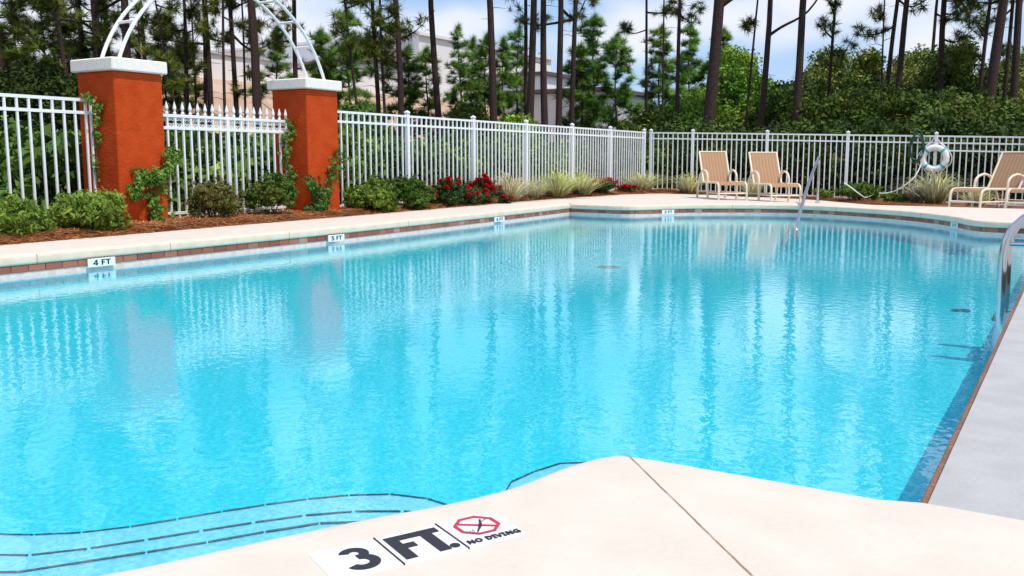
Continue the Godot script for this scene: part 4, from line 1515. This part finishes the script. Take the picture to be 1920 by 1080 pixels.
	shrub("shrub", "round green shrub between the handrail and the life ring", Vector3(-4.25, -0.08, -21.9), Vector3(0.46, 0.26, 0.36), 560, small_leaf, Color(0.05, 0.11, 0.02), Color(0.15, 0.22, 0.03), 1.25)
	shrub("shrub", "tiny green sprig in the mulch left of the life ring", Vector3(-3.5, -0.1, -22.0), Vector3(0.36, 0.10, 0.2), 150, small_leaf, green, lime, 1.1)
	shrub("shrub", "tiny green sprig at the foot of the handrail post", Vector3(-5.1, -0.08, -22.3), Vector3(0.24, 0.12, 0.12), 90, small_leaf, green, lime, 1.1)
	var vc := Color(0.12, 0.25, 0.04)
	var X := Vector3(1, 0, 0)
	vine("leafy vine with white flowers curling over the left orange pillar", [
		[Vector3(-9.2, 0.06, -7.16), Vector3(-9.19, 0.25, -7.09), Vector3(-9.2, 0.47, -7.14), Vector3(-9.21, 0.72, -7.32), Vector3(-9.35, 0.86, -7.46)],
		[Vector3(-9.2, 0.52, -7.2), Vector3(-9.18, 0.60, -7.02), Vector3(-9.18, 0.55, -6.93), Vector3(-9.19, 0.37, -6.82)],
		[Vector3(-9.5, 0.0, -7.5), Vector3(-9.5, 0.4, -7.48), Vector3(-9.52, 0.85, -7.52), Vector3(-9.5, 0.80, -7.7)]], 400, 0.075, X, 4, vc)
	vine("leafy vine with white flowers climbing the right orange pillar", [
		[Vector3(-9.2, 0.05, -9.95), Vector3(-9.19, 0.2, -9.85), Vector3(-9.18, 0.42, -10.03), Vector3(-9.18, 0.64, -10.16), Vector3(-9.2, 0.88, -10.38)],
		[Vector3(-9.2, 0.25, -10.0), Vector3(-9.18, 0.36, -9.82), Vector3(-9.18, 0.47, -9.66)],
		[Vector3(-9.2, 0.05, -9.7), Vector3(-9.18, 0.12, -9.8), Vector3(-9.18, 0.14, -9.95)]], 330, 0.085, X, 7, Color(0.085, 0.19, 0.04))
	vine("thin vine twined round the right end of the spear topped panel", [
		[Vector3(-9.56, 0.1, -9.66), Vector3(-9.55, 0.56, -9.69), Vector3(-9.57, 0.78, -9.6), Vector3(-9.55, 1.06, -9.58), Vector3(-9.53, 1.18, -9.74), Vector3(-9.55, 1.30, -9.66)]], 100, 0.05, X, 2, vc)
	vine("small vine hanging from the rail end at the left orange pillar", [
		[Vector3(-9.57, 0.5, -6.66), Vector3(-9.55, 1.01, -6.67), Vector3(-9.52, 1.25, -6.68), Vector3(-9.5, 1.38, -6.66), Vector3(-9.54, 1.46, -6.56)]], 46, 0.05, Vector3(0.5, 0, 0.5), 1, vc)


# ---------------------------------------------------------------- furniture
func make_lounger(label: String, at: Vector3, turn: float) -> Node3D:
	var o := thing("sun_lounger", label, "sun lounger", at, turn, "sling loungers on the far deck")
	var f := 0.021
	# slings, thin cloth with its own thickness
	for s in [["back_sling", [Vector3(0, 0.355, -0.02), Vector3(0, 0.50, -0.10), Vector3(0, 0.74, -0.235), Vector3(0, 0.965, -0.355)]], ["seat_sling", [Vector3(0, 0.355, 0.0), Vector3(0, 0.352, 0.3), Vector3(0, 0.358, 0.62), Vector3(0, 0.362, 0.84), Vector3(0, 0.345, 0.93), Vector3(0, 0.30, 0.965)]]]:
		var st := begin()
		var c := spline(s[1], 5)
		for i in c.size() - 1:
			var d: Vector3 = (c[i + 1] - c[i]).normalized()
			var n := d.cross(Vector3.RIGHT).normalized()
			if n.y < 0.0: n = -n
			for side in [1.0, -1.0]:
				var off: Vector3 = n * 0.003 * side
				var x := Vector3(0.268, 0, 0)
				tri(st, c[i] - x + off, c[i] + x + off, c[i + 1] + x + off, n * side, n * side, n * side, Vector2(0, 0), Vector2(2, 0), Vector2(2, 1))
				tri(st, c[i] - x + off, c[i + 1] + x + off, c[i + 1] - x + off, n * side, n * side, n * side, Vector2(0, 0), Vector2(2, 1), Vector2(0, 1))
		part(o, s[0], st.commit(), M.sling)
	for s in [-1.0, 1.0]:
		var x: float = 0.285 * s
		part(o, "back_rail", tube_mesh([Vector3(x, 0.345, -0.01), Vector3(x, 0.74, -0.235), Vector3(x, 0.975, -0.36)], f, -1.0, 8), M.frame)
		# side rail turning down into the foot leg
		part(o, "side_rail", tube_mesh(spline([Vector3(x, 0.345, -0.30), Vector3(x, 0.345, 0.2), Vector3(x, 0.352, 0.78), Vector3(x, 0.338, 0.92), Vector3(x, 0.26, 0.985), Vector3(x, 0.0, 1.0)], 5), f, -1.0, 8), M.frame)
		part(o, "arm", tube_mesh(spline([Vector3(x * 1.07, 0.0, 0.36), Vector3(x * 1.07, 0.33, 0.335), Vector3(x * 1.07, 0.50, 0.30), Vector3(x * 1.07, 0.58, 0.16), Vector3(x * 1.07, 0.575, -0.02), Vector3(x * 1.07, 0.46, -0.20), Vector3(x * 1.07, 0.2, -0.31), Vector3(x * 1.07, 0.0, -0.37)], 5), 0.023, -1.0, 8), M.frame)
		part(o, "stretcher", tube_mesh([Vector3(x, 0.14, 0.35), Vector3(x, 0.14, 0.995)], 0.015, -1.0, 6), M.frame)
		for z in [1.0, 0.36, -0.37]:
			var g := CylinderMesh.new()
			g.top_radius = 0.024; g.bottom_radius = 0.026; g.height = 0.02; g.radial_segments = 10; g.rings = 1
			part(o, "foot_cap", g, M.frame, Vector3(x * (1.0 if z > 0.9 else 1.07), 0.01, z))
	for q in [[0.14, 0.995], [0.34, 0.35], [0.345, -0.28], [0.14, -0.335], [0.972, -0.358]]:
		part(o, "cross_bar", tube_mesh([Vector3(-0.285, q[0], q[1]), Vector3(0.285, q[0], q[1])], 0.015, -1.0, 7), M.frame)
	return o


func build_furniture() -> void:
	var g := "sling loungers on the far deck"
	var y := func(x: float, z: float) -> float: return fall(x, z) + 0.001
	var l := make_lounger("tan striped sun lounger standing leftmost on the far deck", Vector3(-6.86, y.call(-6.86, -20.0), -20.0), deg_to_rad(37))
	l.scale = Vector3.ONE * 1.06
	copy(l, Vector3(-5.72, y.call(-5.72, -19.95), -19.95), deg_to_rad(36), "tan striped sun lounger nearer the pool handrail", g)
	copy(l, Vector3(-1.22, y.call(-1.22, -19.0), -19.35), deg_to_rad(-30), "tan striped sun lounger standing right of the life ring", g)
	copy(l, Vector3(-0.28, y.call(-0.28, -18.7), -18.85), deg_to_rad(-30), "tan striped sun lounger mostly cut off by the right edge", g)
	# handrail rising out of the water
	var o := thing("pool_handrail", "polished steel handrail rising from the far water to the deck", "handrail", Vector3(-4.3, 0, -17.6))
	var fx := fall(-4.66, -19.9)
	part(o, "rail", tube_mesh(spline([Vector3(0.40, -0.5, 2.35), Vector3(0.36, -0.2, 2.05), Vector3(0.06, 0.28, 0.30), Vector3(-0.22, 0.70, -1.45), Vector3(-0.30, 0.82, -2.0), Vector3(-0.345, 0.845, -2.22), Vector3(-0.37, 0.79, -2.36), Vector3(-0.372, 0.65, -2.39), Vector3(-0.372, fx, -2.39)], 6), 0.03, -1.0, 12), M.steel)
	var e := CylinderMesh.new()
	e.top_radius = 0.04; e.bottom_radius = 0.055; e.height = 0.025
	part(o, "escutcheon", e, M.steel, Vector3(-0.372, fx + 0.0125, -2.39))
	# ladder at the right
	o = thing("pool_ladder", "steel pool ladder curving over the right deck edge", "ladder", Vector3(-0.42, 0, -7.15))
	for dz in [0.0, -0.5]:
		part(o, "rail", tube_mesh(spline([Vector3(0.10, -0.47, dz), Vector3(0.02, -0.36, dz), Vector3(0.0, 0.0, dz), Vector3(0.005, 0.16, dz), Vector3(0.03, 0.265, dz), Vector3(0.085, 0.345, dz), Vector3(0.18, 0.40, dz), Vector3(0.34, 0.41, dz), Vector3(0.48, 0.36, dz), Vector3(0.56, 0.24, dz), Vector3(0.58, 0.1, dz), Vector3(0.58, 0.0, dz)], 6), 0.029, -1.0, 12), M.steel)
		part(o, "brace", tube_mesh([Vector3(0.0, 0.20, dz), Vector3(0.57, 0.20, dz)], 0.014, -1.0, 8), M.steel)
		var b := CylinderMesh.new()
		b.top_radius = 0.04; b.bottom_radius = 0.055; b.height = 0.025
		part(o, "escutcheon", b, M.steel, Vector3(0.58, 0.0125, dz))
	for yy in [-0.33]:
		var st := begin()
		soft_box(st, Vector3(0.0, yy, -0.25), Vector3(0.09, 0.03, 0.47), 0.008)
		part(o, "tread", st.commit(), mat(lin(0.03, 0.16, 0.17), 0.5))
	# life ring on the fence post
	var fy := fall(-2.79, -22.6)
	o = thing("life_ring", "white life ring with teal bands hanging on a fence post", "life ring", Vector3(-2.79, 0.835, -22.51))
	var body := []
	for k in 49:
		var t := TAU * k / 48
		body.append(Vector3(cos(t) * 0.235, sin(t) * 0.235, 0))
	var st := begin()
	tube(st, body, 0.072, 0.072, 12, 1.0, Vector3.BACK)
	part(o, "ring", st.commit(), M.ring)
	for q in 4:
		var seg := []
		for k in 6:
			var t := TAU * (q * 0.25 + 0.125) + (k - 2.5) * 0.042
			seg.append(Vector3(cos(t) * 0.235, sin(t) * 0.235, 0))
		part(o, "band", tube_mesh(seg, 0.0745, -1.0, 12), M.teal)
	for q in 4:
		var loop := []
		for k in 9:
			var u := k / 8.0
			var t := TAU * (q * 0.25 + 0.125 + u * 0.25)
			var rr := 0.30 + 0.05 * sin(u * PI) + (0.02 if q == 0 else 0.0)
			loop.append(Vector3(cos(t) * rr, sin(t) * rr - 0.02 * sin(u * PI), 0.02))
		part(o, "grab_rope", tube_mesh(spline(loop, 2), 0.010, -1.0, 6), M.rope)
	for s in [-1.0, 1.0]:
		part(o, "hanging_cord", tube_mesh(spline([Vector3(0.19 * s, 0.24, 0.03), Vector3(0.08 * s, 0.36, 0.03), Vector3(0.01 * s, 0.47, 0.03)], 3), 0.012, -1.0, 6), M.rope)
	# its line trailing over the bed
	var line := spline([Vector3(-3.04, 0.72, -22.45), Vector3(-3.14, 0.42, -22.2), Vector3(-3.40, 0.17, -22.0), Vector3(-3.62, 0.08, -21.95), Vector3(-3.85, 0.06, -21.8), Vector3(-4.03, -0.02, -21.65), Vector3(-4.14, 0.06, -21.5), Vector3(-4.30, 0.19, -21.45), Vector3(-4.47, 0.30, -21.5)], 5)
	var ro := part(self, "rescue_line", tube_mesh(line, 0.013, -1.0, 6), M.rope)
	tag(ro, "white rescue line drooping from the life ring across the mulch", "rope")
	var l2 := part(self, "rescue_line", tube_mesh(spline([Vector3(-2.82, 0.5, -22.45), Vector3(-2.86, 0.25, -22.2), Vector3(-3.06, 0.22, -21.6), Vector3(-3.02, 0.12, -21.5), Vector3(-2.9, 0.03, -21.4)], 5), 0.010, -1.0, 6), M.rope)
	tag(l2, "loose white rope end dangling below the life ring into the grass", "rope")
	# hose coil on the fence
	o = thing("hose_coil", "dark green hose coil hanging on the fence left of the life ring", "hose", Vector3(-3.16, 1.09, -22.5))
	for k in 5:
		var c := []
		var rx := 0.125 + 0.012 * (k % 3)
		var ry := 0.33 - 0.02 * k + 0.03 * (k % 2)
		for q in 33:
			var t := TAU * q / 32
			c.append(Vector3(cos(t) * rx * (1.0 - 0.2 * sin(t)) + 0.012 * sin(k * 2.0), sin(t) * ry - 0.02 * k + 0.04, 0.012 * (k - 2) + 0.03))
		part(o, "loop", tube_mesh(c, 0.013, -1.0, 7), M.hose)
	part(o, "loose_end", tube_mesh(spline([Vector3(-0.1, -0.2, 0.04), Vector3(-0.06, -0.36, 0.04), Vector3(0.04, -0.34, 0.04), Vector3(0.1, -0.2, 0.04)], 5), 0.013, -1.0, 7), M.hose)
	part(o, "hook", tube_mesh([Vector3(-0.05, 0.36, -0.06), Vector3(-0.05, 0.34, 0.06), Vector3(-0.05, 0.40, 0.08)], 0.008, -1.0, 6), M.steel)


# ---------------------------------------------------------------- depth markings
func words(s: String, size: float, depth := 0.003) -> TextMesh:
	var f := SystemFont.new()
	f.font_names = PackedStringArray(["Droid Sans"])
	f.font_weight = 700
	var t := TextMesh.new()
	t.font = f
	t.text = s
	t.font_size = 64
	t.pixel_size = size / 64.0
	t.depth = depth
	return t


func build_markers() -> void:
	# set into the waterline of the far sides: centre, outward turn, text, label
	for r in [
		[Vector3(-7.378, -0.128, -5.13), Vector2(1, 0), "4 FT", "white waterline tile reading 4 FT nearest the left edge"],
		[Vector3(-7.400, -0.128, -8.22), Vector2(1, 0.02), "5 FT", "white waterline tile reading 5 FT below the right orange pillar"],
		[Vector3(-7.672, -0.128, -12.25), Vector2(1, 0.07), "4 FT", "small white waterline tile reading 4 FT below the red flowers"],
		[Vector3(-6.245, -0.128, -15.63), Vector2(0.87, 0.5), "3 FT", "white waterline tile reading 3 FT at the curved far side"],
		[Vector3(-1.475, -0.128, -14.38), Vector2(-0.9, 0.42), "3 FT", "faint white depth tile at the far right curve of the pool"],
	]:
		var n: Vector2 = r[1].normalized()
		var o := thing("depth_marker", r[3], "depth marker", r[0], atan2(n.x, n.y))
		part(o, "tile", box_mesh(Vector3(0.27, 0.075, 0.012), 0.002), M.tile_white)
		var t := part(o, "lettering", words(r[2], 0.074), M.black if r[0].x < -2.0 else M.grout, Vector3(0, 0.0, 0.007))
		t.scale = Vector3(1.25, 0.9, 1.0)
	# three flat tiles set in the near deck, in a row along the pool edge
	var along_row := Vector3(0.45, 0, -0.893)
	var c2 := Vector3(-1.068, 0.0, -1.41)
	var turn := atan2(-along_row.z, along_row.x)
	var plate := box_mesh(Vector3(0.1365, 0.004, 0.142), 0.001)
	var flat := Basis.from_euler(Vector3(-PI / 2, 0, 0))
	var a := thing("deck_tile", "white deck tile with a black 3 at the bottom of the view", "depth marker", c2 - along_row * 0.139, turn)
	part(a, "tile", plate, M.tile_white)
	var st := begin()
	for arc in [[-0.021, 0.0205, 0.021, 200.0, 450.0, 0.0030], [0.021, 0.0260, 0.023, -92.0, 158.0, 0.0034]]:
		var prev := []
		for k in 19:
			var an: float = deg_to_rad(lerpf(arc[3], arc[4], k / 18.0))
			var c0 := Vector3(0.006 + cos(an) * (arc[1] + arc[2] * 0.5) * 0.95, arc[5], arc[0] + sin(an) * (arc[1] + arc[2] * 0.5) * 0.92)
			var c1 := Vector3(0.006 + cos(an) * (arc[1] - arc[2] * 0.5) * 0.95, arc[5], arc[0] + sin(an) * (arc[1] - arc[2] * 0.5) * 0.92)
			if prev: quad(st, prev[0], c0, c1, prev[1], Vector3.UP)
			prev = [c0, c1]
	part(a, "numeral", st.commit(), M.black)
	var b := thing("deck_tile", "white deck tile with black letters FT. in the middle of the row", "depth marker", c2, turn)
	part(b, "tile", plate, M.tile_white)
	for glyph in [[[-0.045, 0.0, 0.025, 0.112], [-0.0185, -0.0445, 0.028, 0.023], [-0.021, -0.003, 0.023, 0.022]], [[0.027, -0.0445, 0.062, 0.023], [0.027, 0.012, 0.026, 0.090]]]:
		st = begin()
		for q in glyph: box(st, Vector3(q[0], 0.0025, q[1]), Vector3(q[2], 0.0016, q[3]))
		part(b, "letter", st.commit(), M.black)
	var dot := CylinderMesh.new()
	dot.top_radius = 0.0105; dot.bottom_radius = 0.0105; dot.height = 0.0016; dot.radial_segments = 18
	part(b, "letter", dot, M.black, Vector3(0.052, 0.0025, 0.046))
	var c := thing("deck_tile", "white deck tile with a red no diving sign", "depth marker", c2 + along_row * 0.139, turn)
	part(c, "tile", plate, M.tile_white)
	st = begin()
	for k in 8:
		var p := []
		for q in [[k, 0.05], [k + 1, 0.05], [k + 1, 0.042], [k, 0.042]]:
			var an: float = TAU * (q[0] + 0.5) / 8.0
			p.append(Vector3(cos(an) * q[1], 0.0042, sin(an) * q[1] - 0.019))
		quad(st, p[0], p[1], p[2], p[3], Vector3.UP)
	part(c, "octagon", st.commit(), M.red)
	st = begin()
	box(st, Vector3(0, 0.0038, -0.019), Vector3(0.088, 0.001, 0.0055), Basis(Vector3.UP, -0.62))
	part(c, "slash", st.commit(), M.red)
	st = begin()
	for q in [[Vector2(-0.012, 0.008), Vector2(0.0, -0.006), 0.004], [Vector2(0.0, -0.006), Vector2(0.010, -0.022), 0.0062], [Vector2(0.010, -0.022), Vector2(0.019, -0.041), 0.0035], [Vector2(-0.012, 0.008), Vector2(-0.017, 0.016), 0.0025]]:
		var d: Vector2 = (q[1] - q[0]).normalized()
		var s: Vector2 = Vector2(-d.y, d.x) * q[2] * 0.6
		quad(st, Vector3(q[0].x - s.x, 0.0050, q[0].y - s.y), Vector3(q[0].x + s.x, 0.0050, q[0].y + s.y), Vector3(q[1].x + s.x, 0.0050, q[1].y + s.y), Vector3(q[1].x - s.x, 0.0050, q[1].y - s.y), Vector3.UP)
	part(c, "diver", st.commit(), M.black)
	st = begin()
	for q in [[-0.03, 0.004], [-0.021, 0.001], [0.02, -0.032], [0.028, -0.036], [-0.024, 0.010]]:
		box(st, Vector3(q[0], 0.0036, q[1]), Vector3(0.006, 0.0008, 0.0016), Basis(Vector3.UP, 0.4))
	part(c, "wave_marks", st.commit(), M.black)
	var tn := part(c, "lettering", words("NO DIVING", 0.0235, 0.0015), M.black, Vector3(0.0, 0.0036, 0.051))
	tn.basis = flat * Basis.from_scale(Vector3(0.98, 1.0, 1))
	# dark seams between the tiles
	for s in [-0.5, 0.5]:
		var seam := part(b, "seam", box_mesh(Vector3(0.0028, 0.0064, 0.144)), M.black, Vector3(s * 0.139, 0.0004, 0))
